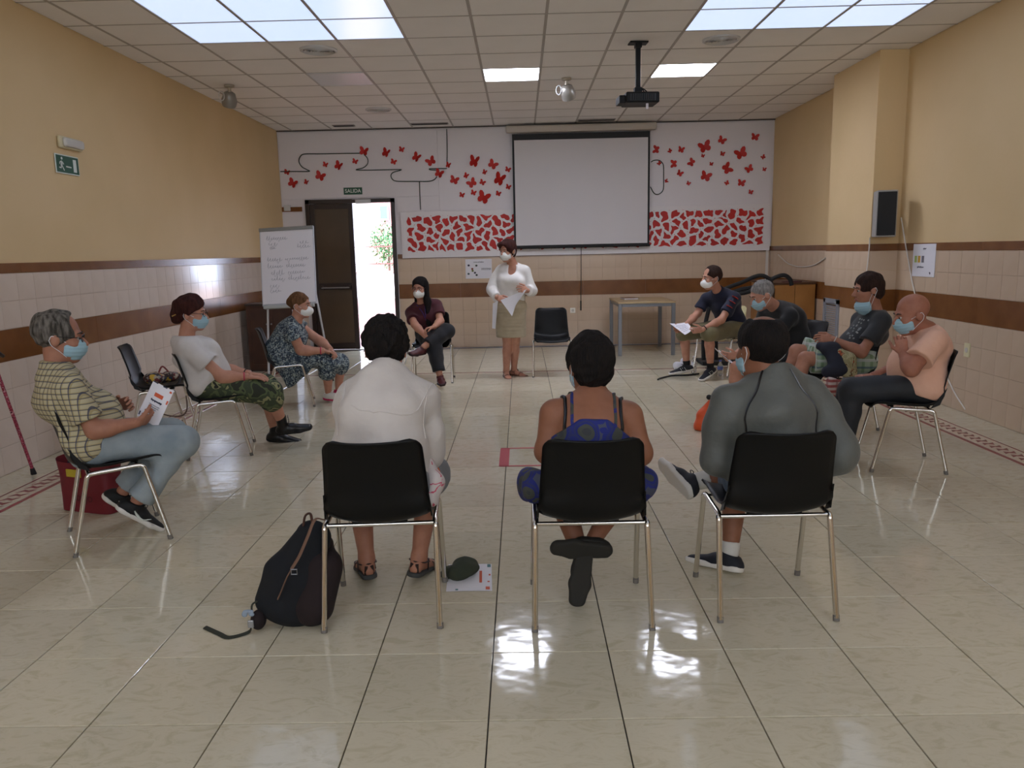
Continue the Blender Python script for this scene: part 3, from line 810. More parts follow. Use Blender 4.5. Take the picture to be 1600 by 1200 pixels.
def squiggle_obj(name, rows, m, parent, place, th):
    g = G()
    for x0, z0, w, h, sd in rows:
        pts = scribble(g, x0, z0, w, h, sd)
        g.tube([place(x, z) for x, z in pts], th, 4)
    return g.obj(name, m, parent)
M_INK = mat('ink', '55535e', .7)
M_INKG = mat('faint_ink', '8d8f9c', .7)
# poster with faces, back wall
p = wallpt(748, 420, YB-.012); e = empty('poster', p, 0, 'white landscape poster with small drawn heads, left of the standing woman', 'poster')
G().box((0, 0, 0), (.205, .002, .15)).obj('sheet', M_PAPER, e)
cols_ = ['26263a', '3a4538', '7a3c34', '6a7438', '4a5a60', '3c4440', '4a4a55']
heads = [(-.155, .055), (-.035, .05), (-.10, -.0), (-.095, -.03), (-.16, -.075), (-.035, -.095), (-.06, -.06)]
for k, (x, z) in enumerate(heads):
    G().prism([(x+.018*math.cos(t), z+.016*math.sin(t)) for t in np.linspace(0, 2*PI, 10, endpoint=False)], .0022, .0034, rotx(PI/2)).obj('drawn_head', mat('drawn%d' % k, cols_[k], .8), e)
squiggle_obj('print_lines', [(-.08, .105, .16, .014, 1), (.04, .005, .15, .01, 2), (.04, -.012, .15, .01, 3)], M_INK, e, lambda x, z: (x, -.003, z), .0014)
# poster on the right wall
e = empty('poster', (XR-.012, 5.345, 1.31), 0, 'white portrait poster with three small pictures on the right wall beside the pillar', 'poster')
G().box((0, 0, 0), (.002, .21, .155)).obj('sheet', M_PAPER, e)
for k, (y, c) in enumerate([(.15, 'a9bd6a'), (.085, 'c79a35'), (.015, '6d6870')]):
    G().box((-.003, y, .01), (.001, .022, .032)).obj('small_picture', mat('pic%d' % k, c, .8), e)
squiggle_obj('print_lines', [(-.04, .11, .06, .014, 4), (-.01, -.065, .12, .014, 5), (-.14, -.115, .02, .02, 6)], M_INK, e, lambda y, z: (-.0035, y, z), .0014)
def socket(p, R, lab, w=.08, h=.08, m='f0ece2'):
    e = empty('wall_socket', p, 0, lab, 'socket'); G().box((0, 0, 0), (w/2, .006, h/2), R, bev=.003).obj('plate', mat('socket_'+m, m, .4), e)
    G().tube([R@V(0, -.004, 0), R@V(0, -.010, 0)], .022, 14).obj('socket_face', mat('socket_grey', 'c9c4bb', .4), e)
socket(wallpt(895, 485, YB-.014), np.eye(3), 'white electric socket on the back wall between empty chair and table')
socket(atx(1511, 547, XR-.014), rotz(-PI/2), 'cream blank socket plate low on the right wall', .08, .12, 'd8d0a8')
e = empty('wall_switch_box', wallpt(449, 325, YB-.03), 0, 'small white box on the back wall left of the door', 'switch'); G().box((0, 0, 0), (.05, .025, .045), bev=.006).obj('casing', M_METAL, e)

# ventilation grille on the pillar's side
a = atx(1287, 478, PXL-.02); e = empty('vent_grille', (PXL-.014, 6.80, .60), 0, 'tall grey ventilation grille at the foot of the pillar', 'vent')
fr = G()
for s_ in (-1, 1): fr.box((0, s_*.19, 0), (.012, .03, .26)); fr.box((0, 0, s_*.24), (.012, .22, .025))
fr.obj('frame', mat('grille_grey', '8f9298', .5, .3), e)
for k in range(18): G().box((.002, 0, -.205+k*.024), (.008, .165, .004), roty(.5)).obj('slat', MATS['grille_grey'], e)
G().box((.010, 0, 0), (.002, .18, .22)).obj('backing', mat('dark_grey', '4b4f55', .7), e)

# round ceiling vents and slot vents
def round_vent(x, y, lab, r=.17):
    e = empty('ceiling_vent', (x, y, ZC-.004), 0, lab, 'vent')
    G().lathe([(r, .006), (r, -.006), (r-.02, -.014), (r-.03, -.004), (r-.03, .006)], n=32).obj('rim', M_METAL, e, True)
    for k in range(5):
        q = r-.035-k*.026; G().lathe([(q, -.004+.0), (q-.002, -.018), (q-.014, -.006), (q-.014, .002)], n=28).obj('ring', M_METAL, e, True)
    G().lathe([(r-.03, .006), (r-.03, .002)], n=24).obj('backing', mat('vent_dark', '2c2c2e', .8), e)
round_vent(-1.70, 5.36, 'round ceiling vent nearest the camera, on the left beyond the skylight')
round_vent(2.01, 5.36, 'round ceiling vent on the right, between skylight and projector')
round_vent(-1.70, 8.45, 'round ceiling vent farthest on the left, near the back wall')
round_vent(1.72, 8.3, 'small round ceiling vent hidden partly behind the projector', .14)
def slot_vent(px, py, w, lab):
    c = atz(px, py, ZC); e = empty('slot_vent', (c[0], c[1], ZC-.004), 0, lab, 'vent')
    G().box((0, 0, 0), (w/2, .06, .005), bev=.002).obj('frame', mat('slot_frame', '8b8582', .6), e)
    for k in range(3): G().box((0, -.035+k*.035, -.006), (w/2-.015, .009, .003)).obj('slot', MATS['vent_dark'], e)
slot_vent(671, 193, .55, 'long dark slot vent in the ceiling left of the screen')
slot_vent(932, 187, .55, 'long dark slot vent in the ceiling above the screen')
slot_vent(537, 196, .32, 'short pale slot vent in the ceiling above the door')
def spot(px, py, lab, turn):
    c = atz(px, py, ZC); e = empty('ceiling_spotlight', (c[0], c[1], ZC), rad(turn), lab, 'spotlight')
    G().lathe([(.055, 0), (.055, -.02), (.03, -.03)], n=18).obj('canopy', mat('spot_beige', 'a59c8c', .4, .3), e, True)
    G().tube([(0, 0, -.02), (0, 0, -.075)], .018).obj('stem', MATS['spot_beige'], e, True)
    R = rotx(rad(35)); G().lathe([(.045, -.20+.06), (.075, -.16), (.085, -.10), (.06, -.02), (.03, 0)][::-1], (0, 0, -.07), n=20, R=R).obj('lamp_head', mat('spot_grey', '8f8b84', .35, .4), e, True)
    g = G(); g.tube([(-.09+0*t, .0, -.12)+V(.03*math.cos(t), 0, .05*math.sin(t)) for t in np.linspace(0, 2*PI, 12)], .006, 6); g.obj('wire_loop', M_METAL, e)
spot(358, 133, 'grey ceiling spotlight near the left wall', 30)
spot(885, 122, 'grey ceiling spotlight between the two lit panels', -20)

# projector on its pole
c = atz(997, 66, ZC); e = empty('projector', (c[0], c[1], ZC), rad(4), 'black projector hanging from the ceiling on a black pole', 'projector')
G().box((0, 0, -.008), (.085, .06, .007), bev=.003).box((0, 0, -.03), (.03, .03, .02)).obj('ceiling_plate', M_BLACK, e)
G().box((0, 0, -.22), (.022, .018, .20), bev=.004).obj('pole', M_BLACK, e)
G().box((0, 0, -.43), (.035, .03, .03), bev=.004).obj('bracket', M_BLACK, e)
pb = G(); pb.box((.02, 0, -.505), (.155, .13, .048), bev=.012).obj('casing', M_BLACK, e)
G().box((.02, -.132, -.505), (.12, .003, .03)).obj('front_grille', mat('dark_slots', '1d1f20', .5), e)
g = G(); [g.box((-.08+k*.02, -.137, -.505), (.004, .003, .028)) for k in range(11)]; g.obj('grille_ribs', M_BLACK, e)['kind'] = 'stuff'
G().box((-.16, .0, -.515), (.03, .09, .035), bev=.006).obj('side_box', M_BLACK, e)
for k, x in enumerate((.04, .07, .1)): G().tube(bez([(.01, 0, -.39), (x*.6, -.01, -.42), (x, -.02, -.46)], 4), .006, 6).obj('cable', M_RUBBER, e, True)
G().box((.07, -.08, -.58), (.01, .01, .025)).obj('white_tag', M_PAPER, e)

# loudspeaker on the pillar
e = empty('loudspeaker', (3.745, 5.70, 1.765), rad(-14), 'dark loudspeaker with pale rim mounted on the pillar', 'loudspeaker')
G().box((0, 0, 0), (.095, .10, .225), bev=.012).obj('cabinet', mat('speaker_grey', '9b9894', .5), e)
G().box((0, -.102, 0), (.085, .006, .21), bev=.01).obj('grille', mat('speaker_black', '17181a', .75), e)
G().box((0, .15, 0), (.03, .06, .02)).obj('bracket', M_BLACK, e)
def cable(name, pts, r, m, lab, n=5, cat='cable'):
    P = bez(pts, n); b_ = np.array(P[0]); return tag(G().tube(P, r, 6).obj(name, m, None, True, base=b_, loc=b_), lab, cat)
M_WCABLE = mat('white_cable', 'd8d2c8', .5)
cable('cable', [(3.69, PY0-.02, 1.54), at(1357, 400, PY0-.02), at(1352, 440, PY0-.02), at(1350, 470, PY0-.02)], .006, M_WCABLE, 'white cable hanging below the loudspeaker along the pillar')
cable('cable', [atx(1408, 340, XR-.02), atx(1418, 400, XR-.02), atx(1431, 465, XR-.02), atx(1457, 535, XR-.02), atx(1487, 605, XR-.02), atx(1508, 640, XR-.02)], .006, M_WCABLE, 'white cable slanting down the right wall behind the bald man')
cable('cable', [atx(1216, 398, XR-.02), atx(1232, 412, XR-.02), atx(1252, 417, XR-.02), atx(1272, 414, XR-.02), atx(1290, 403, XR-.02)], .008, M_WCABLE, 'white cable sagging along the right wall behind the pillar')
o = G().box((3.93, YB-.03, 1.18), (.018, .012, .24)).obj('cable_conduit', M_WCABLE, None, base=(3.93, YB-.03, 1.18), loc=(3.93, YB-.03, 1.18)); tag(o, 'white vertical cable duct in the right rear corner', 'conduit')

# ---------------------------------------------------------------- furniture
def make_chair(shell_m, frame_m):
    e = empty('chair', (0, 0, 0))
    prof = [(.235, .418), (.228, .432), (.21, .443), (.17, .447), (.08, .441), (-.02, .434), (-.10, .433), (-.155, .440), (-.190, .462), (-.208, .50), (-.222, .56), (-.238, .63), (-.256, .69), (-.270, .74), (-.282, .768), (-.296, .784)]
    P = bez([V(0, a, b) for a, b in prof], 3); m_ = len(P); L = [0]
    for i in range(1, m_): L.append(L[-1]+np.linalg.norm(P[i]-P[i-1]))
    tot = L[-1]; nu = 16; vs = []; fs = []
    for i, p in enumerate(P):
        s_ = L[i]; back = max(0, min(1, (p[2]-.46)/.1))
        w = .212 if s_ < .36 else .214-.026*min((s_-.36)/.4, 1)
        for d, r in ((s_, .035), (tot-s_, .045)):
            if d < r: w = w-r+math.sqrt(max(r*r-(r-d)**2, 0))
        for k in range(nu+1):
            u = -1+2*k/nu; x = w*u
            dy = back*(.040*u*u); dz = (1-back)*(.012*u*u+.012*max(abs(u)-.85, 0)*6) - (1-back)*.010*(1-u*u)
            corner = math.exp(-((s_-.42)/.07)**2)*.03*u*u
            vs.append((x, p[1]+dy+corner*.6, p[2]+dz+corner*.4))
    for i in range(m_-1):
        for k in range(nu): a = i*(nu+1)+k; fs.append((a, a+1, a+nu+2, a+nu+1))
    bm = bmesh.new(); V_ = [bm.verts.new(v) for v in vs]; [bm.faces.new([V_[i] for i in f]) for f in fs]
    bmesh.ops.recalc_face_normals(bm, faces=bm.faces[:]); bmesh.ops.solidify(bm, geom=bm.faces[:], thickness=.007)
    me = bpy.data.meshes.new('seat_shell'); bm.to_mesh(me); bm.free(); me.materials.append(shell_m); me.shade_smooth()
    link(bpy.data.objects.new('seat_shell', me), e)
    X = .222; r = .0115
    for s_ in (-1, 1):
        F = V(s_*(X+.008), .225, .012); R = V(s_*(X+.008), -.225, .012); f1 = V(s_*X, .135, .405); r1 = V(s_*X, -.135, .395)
        f2 = V(s_*(X-.004), .105, .424); r2 = V(s_*(X-.004), -.105, .414)
        G().tube([F, f1], r, 12).obj('leg', frame_m, e, True); G().tube([R, r1], r, 12).obj('leg', frame_m, e, True)
        G().tube(bez([f1+(F-f1)*.02, f1+V(0, -.006, .010), f2, (f2+r2)/2, r2, r1+V(0, .006, .010), r1+(R-r1)*.02], 4), r, 12).obj('seat_rail', frame_m, e, True)
        for q in (F, R): G().tube([q*V(1, 1, 0)+V(0, 0, .0), q+V(0, -q[1]*.02, .012)], .0130, 12).obj('foot_cap', mat('foot_cap_grey', '6f6b66', .6), e, True)
    for y, z in ((.105, .420), (-.125, .408)):
        G().tube([(-X, y, z), (X, y, z)], .009, 10).obj('cross_bar', frame_m, e, True)
    for x in (-.09, .09):
        for y in (.10, -.12): G().box((x, y, .424), (.02, .018, .008), bev=.003).obj('clip', M_BLACK, e)
    # small wedge brackets between rail and backrest
    for s_ in (-1, 1):
        G().add([(s_*.213, -.11, .425), (s_*.213, -.165, .45), (s_*.205, -.205, .56), (s_*.207, -.11, .425), (s_*.207, -.165, .45), (s_*.199, -.205, .56)], [(0, 1, 2), (3, 5, 4), (0, 3, 4, 1), (1, 4, 5, 2), (2, 5, 3, 0)]).obj('side_web', shell_m, e)
    return e
CH = {}
proto = make_chair(M_BLACK, M_CHROME)
def chair(key, x, y, deg, label, src=None, first=[True]):
    s_ = src or proto
    if src is None and first[0]: o = proto; first[0] = False
    elif src is not None: o = src
    else: o = copy_tree(proto)
    o.location = (x, y, 0); o.rotation_euler = (0, 0, rad(deg-90)); tag(o, label, 'chair', 'black plastic shell chairs in the circle' if src is None else 'cream chair')
    a = rad(deg); CH[key] = (V(x, y, 0), V(math.cos(a), math.sin(a), 0), V(math.sin(a), -math.cos(a), 0))   # centre, forward, right
    return o
chair('F1', -.46, .845, 93, 'black shell chair in front at left, under the person in the whitish shirt')
chair('F2', .39, .815, 90, 'black shell chair in front at centre, under the woman in the blue strappy dress')
chair('F3', 1.13, .87, 90, 'black shell chair in front at right, under the man in the grey jacket')
chair('L1', -2.086, 1.767, 33, 'black shell chair under the man in the checked shirt')
chair('L2', -2.21, 3.61, 16, 'black shell chair under the woman in camouflage trousers')
chair('BAG', -2.90, 4.16, 15, 'empty black shell chair with a patterned bag on its seat, by the left wall')
chair('L3', -2.22, 5.5, 15, 'black shell chair under the woman in the patterned dress')
chair('L4', -.92, 6.82, -88, 'black shell chair under the woman in the burgundy top')
chair('E', .485, 7.12, -91, 'empty black shell chair facing the camera, beside the standing woman')
chair('R4', 2.67, 2.90, 169, 'black shell chair under the bald man in the peach shirt')
chair('R3', 2.73, 4.10, 183, 'black shell chair under the man in the dark printed tee')
chair('R2', 2.62, 4.95, 200, 'black shell chair in front of the wooden cabinet, under the man in the black shirt')
cream = make_chair(mat('cream_plastic_shell', 'cbbd8c', .4), M_CHROME)
chair('R1', 2.47, 6.95, 225, 'cream shell chair under the man in the navy polo', src=cream)
del cream['group']
G().box((0, .12, .452), (.2, .1, .01), bev=.004).obj('seat_pad', mat('pad_black', '141414', .7), cream)

# table
e = empty('table', (1.865, 9.18, 0), 0, 'beige topped table with grey metal legs against the back wall', 'table')
hx, hy = .40, .56
G().box((0, 0, .742), (hx, hy, .012), bev=.003).obj('tabletop', mat('table_beige', 'b9a27c', .45, noise=(4, 'b0976f', .3, .7)), e)
for sx in (-1, 1):
    for sy in (-1, 1): G().box((sx*(hx-.03), sy*(hy-.03), .365), (.025, .025, .365), bev=.004).obj('leg', mat('table_grey', '7d7f83', .4, .4), e)
for sx in (-1, 1): G().box((sx*(hx-.03), 0, .708), (.018, hy-.06, .022)).obj('apron', MATS['table_grey'], e)
for sy in (-1, 1): G().box((0, sy*(hy-.03), .708), (hx-.06, .018, .022)).obj('apron', MATS['table_grey'], e)
c = at(983, 461, 9.25); e = empty('book', (c[0], 9.25, .754), .1, 'closed book lying on the beige table', 'book')
G().box((0, 0, .012), (.1, .14, .0095)).obj('pages', M_PAPER, e); G().box((0, 0, .023), (.104, .145, .002)).obj('cover', mat('book_cover', '8d6d52', .6), e); G().box((0, 0, .002), (.104, .145, .002)).obj('cover', MATS['book_cover'], e)

# cabinet, left rear
cabx, caby = -3.14, 8.05
e = empty('cabinet', (cabx, caby, 0), 0, 'low dark brown wooden cabinet with two doors behind the flip chart', 'cabinet')
G().box((0, 0, .435), (.30, .20, .42), bev=.004).obj('carcass', M_CABWOOD, e); G().box((0, 0, .868), (.315, .215, .013), bev=.004).obj('top', mat('cab_top', '33231a', .4), e); G().box((0, 0, .02), (.29, .19, .02)).obj('plinth', MATS['cab_top'], e)
for s_ in (-1, 1):
    d = G().box((s_*.148, -.208, .44), (.142, .009, .395), bev=.003).obj('door', M_CABWOOD, e)
    fr = G()
    for a in (-1, 1): fr.box((s_*.148+a*.118, -.219, .44), (.022, .004, .395)); fr.box((s_*.148, -.219, .44+a*.37), (.098, .004, .024))
    fr.obj('door_frame', M_CABWOOD, d); G().sphere((s_*.03, -.235, .62), .012).obj('knob', M_STEEL, d, True)

# flip chart
e = empty('flip_chart', (-2.70, 7.05, 0), 0, 'white flip chart with faint handwriting on a grey three-legged stand', 'flip chart'); B = V(-2.70, 7.05, 0)
c0, c1, c2, c3 = at(399, 357, 7.12), at(485.5, 355, 7.12), at(500, 472, 6.93), at(417, 480, 6.93)
xr = nrm((c1-c0)+(c2-c3)); zr = nrm(((c0-c3)+(c1-c2))-xr*(((c0-c3)+(c1-c2))@xr)); yr = np.cross(zr, xr); RB = np.stack([xr, yr, zr], 1)
cc = (c0+c1+c2+c3)/4; bw_, bh_ = (np.linalg.norm(c1-c0)+np.linalg.norm(c2-c3))/4, (np.linalg.norm(c3-c0)+np.linalg.norm(c2-c1))/4
G().box(cc-B, (bw_, .012, bh_), RB, bev=.006).obj('board', mat('board_white', 'b9bcc4', .4), e)
G().box(cc-B-yr*.016+zr*.0, (bw_-.012, .003, bh_-.02), RB).obj('paper_pad', M_PAPER, e)
G().box(cc-B-yr*.02+zr*(bh_-.02), (bw_, .012, .02), RB, bev=.004).obj('clamp_bar', mat('clamp', '8f918f', .4, .5), e)
G().box(cc-B-yr*.03-zr*(bh_+.02), (bw_*.92, .03, .018), RB, bev=.006).obj('pen_tray', mat('tray_grey', 'aeb2b0', .5), e)
place = lambda x, z: cc-B+xr*x+zr*z-yr*.020
rw = []
for k, (z, segs) in enumerate([(.33, [(-.24, .24)]), (.27, [(-.22, .1), (.15, .1)]), (.22, [(-.2, .06), (.12, .15)]), (.08, [(-.24, .17), (-.03, .27)]), (.0, [(-.24, .17), (-.02, .22)]), (-.08, [(-.2, .15), (0, .19)]), (-.15, [(-.2, .15), (0, .25)]), (-.23, [(-.22, .1)]), (-.29, [(-.22, .12)])]):
    for q, (x, w) in enumerate(segs): rw.append((x, z, w, .062, k*7+q))
squiggle_obj('handwriting', rw, M_INKG, e, place, .0016)
top = cc-B
for a, b_ in ((top+xr*-.26-zr*.1+yr*.02, at(420, 600, 6.80)-B), (top+xr*.27-zr*.1+yr*.02, at(517, 556, 6.95)-B)):
    b_ = V(b_[0], b_[1], .012); G().tube([a, b_], .0125, 10).obj('leg', mat('stand_grey', 'b9bbbd', .35, .6), e, True); G().tube([b_-V(0, 0, .012), b_+V(0, 0, .02)], .017).obj('foot_cap', M_RUBBER, e)
G().tube([top+yr*.03+zr*.1, V(.05, .55, .0)], .0125, 10).obj('leg', MATS['stand_grey'], e, True)
G().box((top-zr*.2+yr*.03), (.30, .012, .02), RB).obj('cross_brace', MATS['stand_grey'], e)

# wooden cabinet with trolley handles, right rear
e = empty('wooden_cabinet', (3.69, 8.55, 0), 0, 'tall light wood cabinet behind the pillar on the right', 'cabinet')
M_LWOOD = mat('light_wood', 'a27038', .45, noise=(3.5, '8f5f2c', .3, .7)); 
mp = M_LWOOD.node_tree
G().box((0, 0, .50), (.27, .50, .48), bev=.003).obj('carcass', M_LWOOD, e); G().box((0, 0, .99), (.285, .515, .013), bev=.003).obj('top', mat('dark_top', '4f3018', .5), e)
for s_ in (-1, 1): G().box((s_*.134, -.51, .51), (.131, .009, .46), bev=.002).obj('door', M_LWOOD, e)
G().box((-.12, -.46, 1.008), (.03, .02, .006)).box((0, -.47, 1.01), (.1, .012, .007)).obj('label_holder', mat('maroon', '4a1620', .5), e)
e = empty('folded_trolley', (2.95, 8.0, 0), 0, 'folded trolley of thick black curved tubes beside the wooden cabinet', 'trolley'); B = V(2.95, 8.0, 0)
Yt = 7.75
for pts in ([(1100, 520), (1112, 470), (1130, 453), (1160, 441), (1180, 432), (1193, 431), (1203, 438), (1207, 450)], [(1120, 520), (1135, 468), (1170, 456), (1195, 444), (1210, 434), (1225, 430), (1234, 436), (1237, 446)]):
    P = [at(x, y, Yt)-B for x, y in pts]; P = [V(P[0][0], P[0][1], .03)]+P
    G().tube(bez(P, 5), .026, 10).obj('handle_tube', M_RUBBER, e, True)
P = [at(x, y, Yt+.12)-B for x, y in ((1112, 468), (1160, 452), (1200, 446))]; G().tube(P, .03, 8).obj('cross_tube', M_RUBBER, e, True)
G().box((-.2, -.25, .03), (.35, .2, .02)).obj('base_plate', M_RUBBER, e)
q = at(1204, 470, 7.9)-B; G().tube([V(q[0], q[1], .03), V(q[0], q[1], q[2]+.16)], .05, 12).obj('post', mat('post_brown', '3d2a1d', .6), e)
# ---------------------------------------------------------------- people
def skinmat(name, c, c2): 
    m = mat(name, c, .55, spec=.35, noise=(18, c2, .35, .7), bump=(90, .06, .002)); nodes(m)[1].inputs['Subsurface Weight'].default_value = .06; nodes(m)[1].inputs['Subsurface Radius'].default_value = (.02, .008, .004); return m
SK = {'tan': skinmat('skin_tan', 'a97760', '9a6853'), 'pink': skinmat('skin_pink', 'bd8a73', 'b07c66'), 'light': skinmat('skin_light', 'c99c84', 'bc8e77'), 'brown': skinmat('skin_brown', '8f6049', '84563f'), 'ruddy': skinmat('skin_ruddy', 'a66f5a', '97624e')}
def hairmat(name, c, c2, s=60):
    m = mat(name, c, .75, spec=.2, noise=(s, c2, .35, .65), bump=(150, .9, .010)); nt = m.node_tree
    mp = N(nt, 'ShaderNodeMapping'); mp.inputs['Scale'].default_value = (1, 1, .22); tc = [n for n in nt.nodes if n.type == 'TEX_COORD'][0]; nt.links.new(tc.outputs['Object'], mp.inputs['Vector'])
    for n in nt.nodes:
        if n.type == 'TEX_NOISE': nt.links.new(mp.outputs[0], n.inputs['Vector'])
    return m
HM = {'grey': hairmat('hair_grey', '38342e', '77716a'), 'black': hairmat('hair_black', '0e0b0a', '1a1412'), 'brown': hairmat('hair_brown', '231712', '35221a'), 'auburn': hairmat('hair_auburn', '2c120f', '43201a'),
      'fair': hairmat('hair_fair', '553820', '755236'), 'ash': hairmat('hair_ash', '6f6b68', '9a9591')}
M_MBLUE = mat('mask_blue', '98b9c6', .85); M_MWHITE = mat('mask_white', 'e9e9e6', .8); M_STRAP = mat('mask_strap', 'dcdde0', .7)
M_EYE = mat('eye_white', 'a89e96', .3); M_IRIS = mat('iris', '2a1b14', .2); M_LIP = mat('lips', '9a5148', .5); M_BROW = mat('brow', '2a1d16', .8); M_GLASS = mat('glasses_black', '151314', .3)

def plaid(name, base, lines, sc=34):
    m = mat(name, base, .85); nt, b = nodes(m); tc = N(nt, 'ShaderNodeTexCoord'); prev = None
    rgb = N(nt, 'ShaderNodeRGB'); rgb.outputs[0].default_value = (*srgb(base), 1); prev = rgb.outputs[0]
    for (axis, freq, ph, w, c, f) in lines:
        sp = N(nt, 'ShaderNodeSeparateXYZ'); mp = N(nt, 'ShaderNodeMapping'); mp.inputs['Rotation'].default_value = (0, 0, ph)
        nt.links.new(tc.outputs['Object'], mp.inputs['Vector']); nt.links.new(mp.outputs[0], sp.inputs[0])
        mu = N(nt, 'ShaderNodeMath', operation='MULTIPLY'); mu.inputs[1].default_value = freq; nt.links.new(sp.outputs[axis], mu.inputs[0])
        fr = N(nt, 'ShaderNodeMath', operation='FRACT'); nt.links.new(mu.outputs[0], fr.inputs[0])
        lt = N(nt, 'ShaderNodeMath', operation='LESS_THAN'); lt.inputs[1].default_value = w; nt.links.new(fr.outputs[0], lt.inputs[0])
        fa = N(nt, 'ShaderNodeMath', operation='MULTIPLY'); fa.inputs[1].default_value = f; nt.links.new(lt.outputs[0], fa.inputs[0])
        mx = N(nt, 'ShaderNodeMix'); mx.data_type = 'RGBA'; nt.links.new(fa.outputs[0], mx.inputs['Factor']); nt.links.new(prev, mx.inputs[6]); mx.inputs[7].default_value = (*srgb(c), 1); prev = mx.outputs[2]
    nt.links.new(prev, b.inputs['Base Color']); return m
def blotch(name, stops, scale, rough=.85, vor=False, dist=1.2, detail=2):
    m = mat(name, stops[0][1], rough); nt, b = nodes(m); tc = N(nt, 'ShaderNodeTexCoord')
    if vor:
        n = N(nt, 'ShaderNodeTexVoronoi', Scale=scale); n2 = N(nt, 'ShaderNodeTexNoise', Scale=scale*.5); mp = N(nt, 'ShaderNodeVectorMath', operation='MULTIPLY_ADD')
        nt.links.new(tc.outputs['Object'], n2.inputs['Vector']); nt.links.new(n2.outputs['Color'], mp.inputs[0]); mp.inputs[1].default_value = (.05*dist,)*3; nt.links.new(tc.outputs['Object'], mp.inputs[2]); nt.links.new(mp.outputs[0], n.inputs['Vector'])
        if vor == 'cell': sx_ = N(nt, 'ShaderNodeSeparateColor'); nt.links.new(n.outputs['Color'], sx_.inputs[0]); out = sx_.outputs[0]
        else: out = n.outputs['Distance']
    else:
        n = N(nt, 'ShaderNodeTexNoise', Scale=scale, Detail=detail, Distortion=dist); nt.links.new(tc.outputs['Object'], n.inputs['Vector']); out = n.outputs['Fac']
    r = ramp(nt, stops); nt.links.new(out, r.inputs['Fac']); nt.links.new(r.outputs['Color'], b.inputs['Base Color']); return m
def cloth(name, c, c2=None, rough=.85, bump=(60, .25, .004)): return mat(name, c, rough, noise=(9, c2 or c, .35, .7), bump=bump, sheen=.1)

def hand(W, d, n, thumb, curl=.5, spread=1.0, s=1.0, r0=.0085, tcurl=.4):
    """W wrist, d direction of the palm, n palm normal (fingers curl that way), thumb: unit vector to the thumb's side"""
    d = nrm(d); n = nrm(n-d*(n@d)); t = nrm(thumb-d*(thumb@d)-n*(thumb@n)); P = []
    P.append((ecap(W-d*.012, W+d*.03*s, .026*s, .018*s, .034*s, .015*s, t), [], .012))
    P.append((ecap(W+d*.03*s, W+d*.082*s, .034*s, .015*s, .038*s, .012*s, t), [], .012))
    for k, (o, L) in enumerate([(.029, .072), (.010, .082), (-.010, .077), (-.029, .060)]):
        a = W+d*(.084-.004*abs(k-1))*s+t*o*s; dr = nrm(d+t*o*2.2*spread); c = curl*(1+.12*k); ang = c*.5
        for j, fr in enumerate((.45, .32, .25)):
            dd = nrm(dr*math.cos(ang)+n*math.sin(ang)); b = a+dd*L*fr*s; r1 = r0*(1-.08*j)*s
            P.append((cap(a, b, r1, r1*.93), [], .004)); a = b; ang += c
    a = W+d*.022*s+t*.026*s; dr = nrm(d*.75+t*.7+n*.25)
    b = a+dr*.04*s; P.append((cap(a, b, .012*s, .0105*s), [], .008))
    dr = nrm(d*1.0+t*(.45-.5*tcurl)+n*(.25+tcurl*.7)); c_ = b+dr*.032*s; P.append((cap(b, c_, .0105*s, .009*s), [], .004)); P.append((cap(c_, c_+nrm(dr+n*tcurl*.4)*.022*s, .009*s, .0078*s), [], .003))
    return P

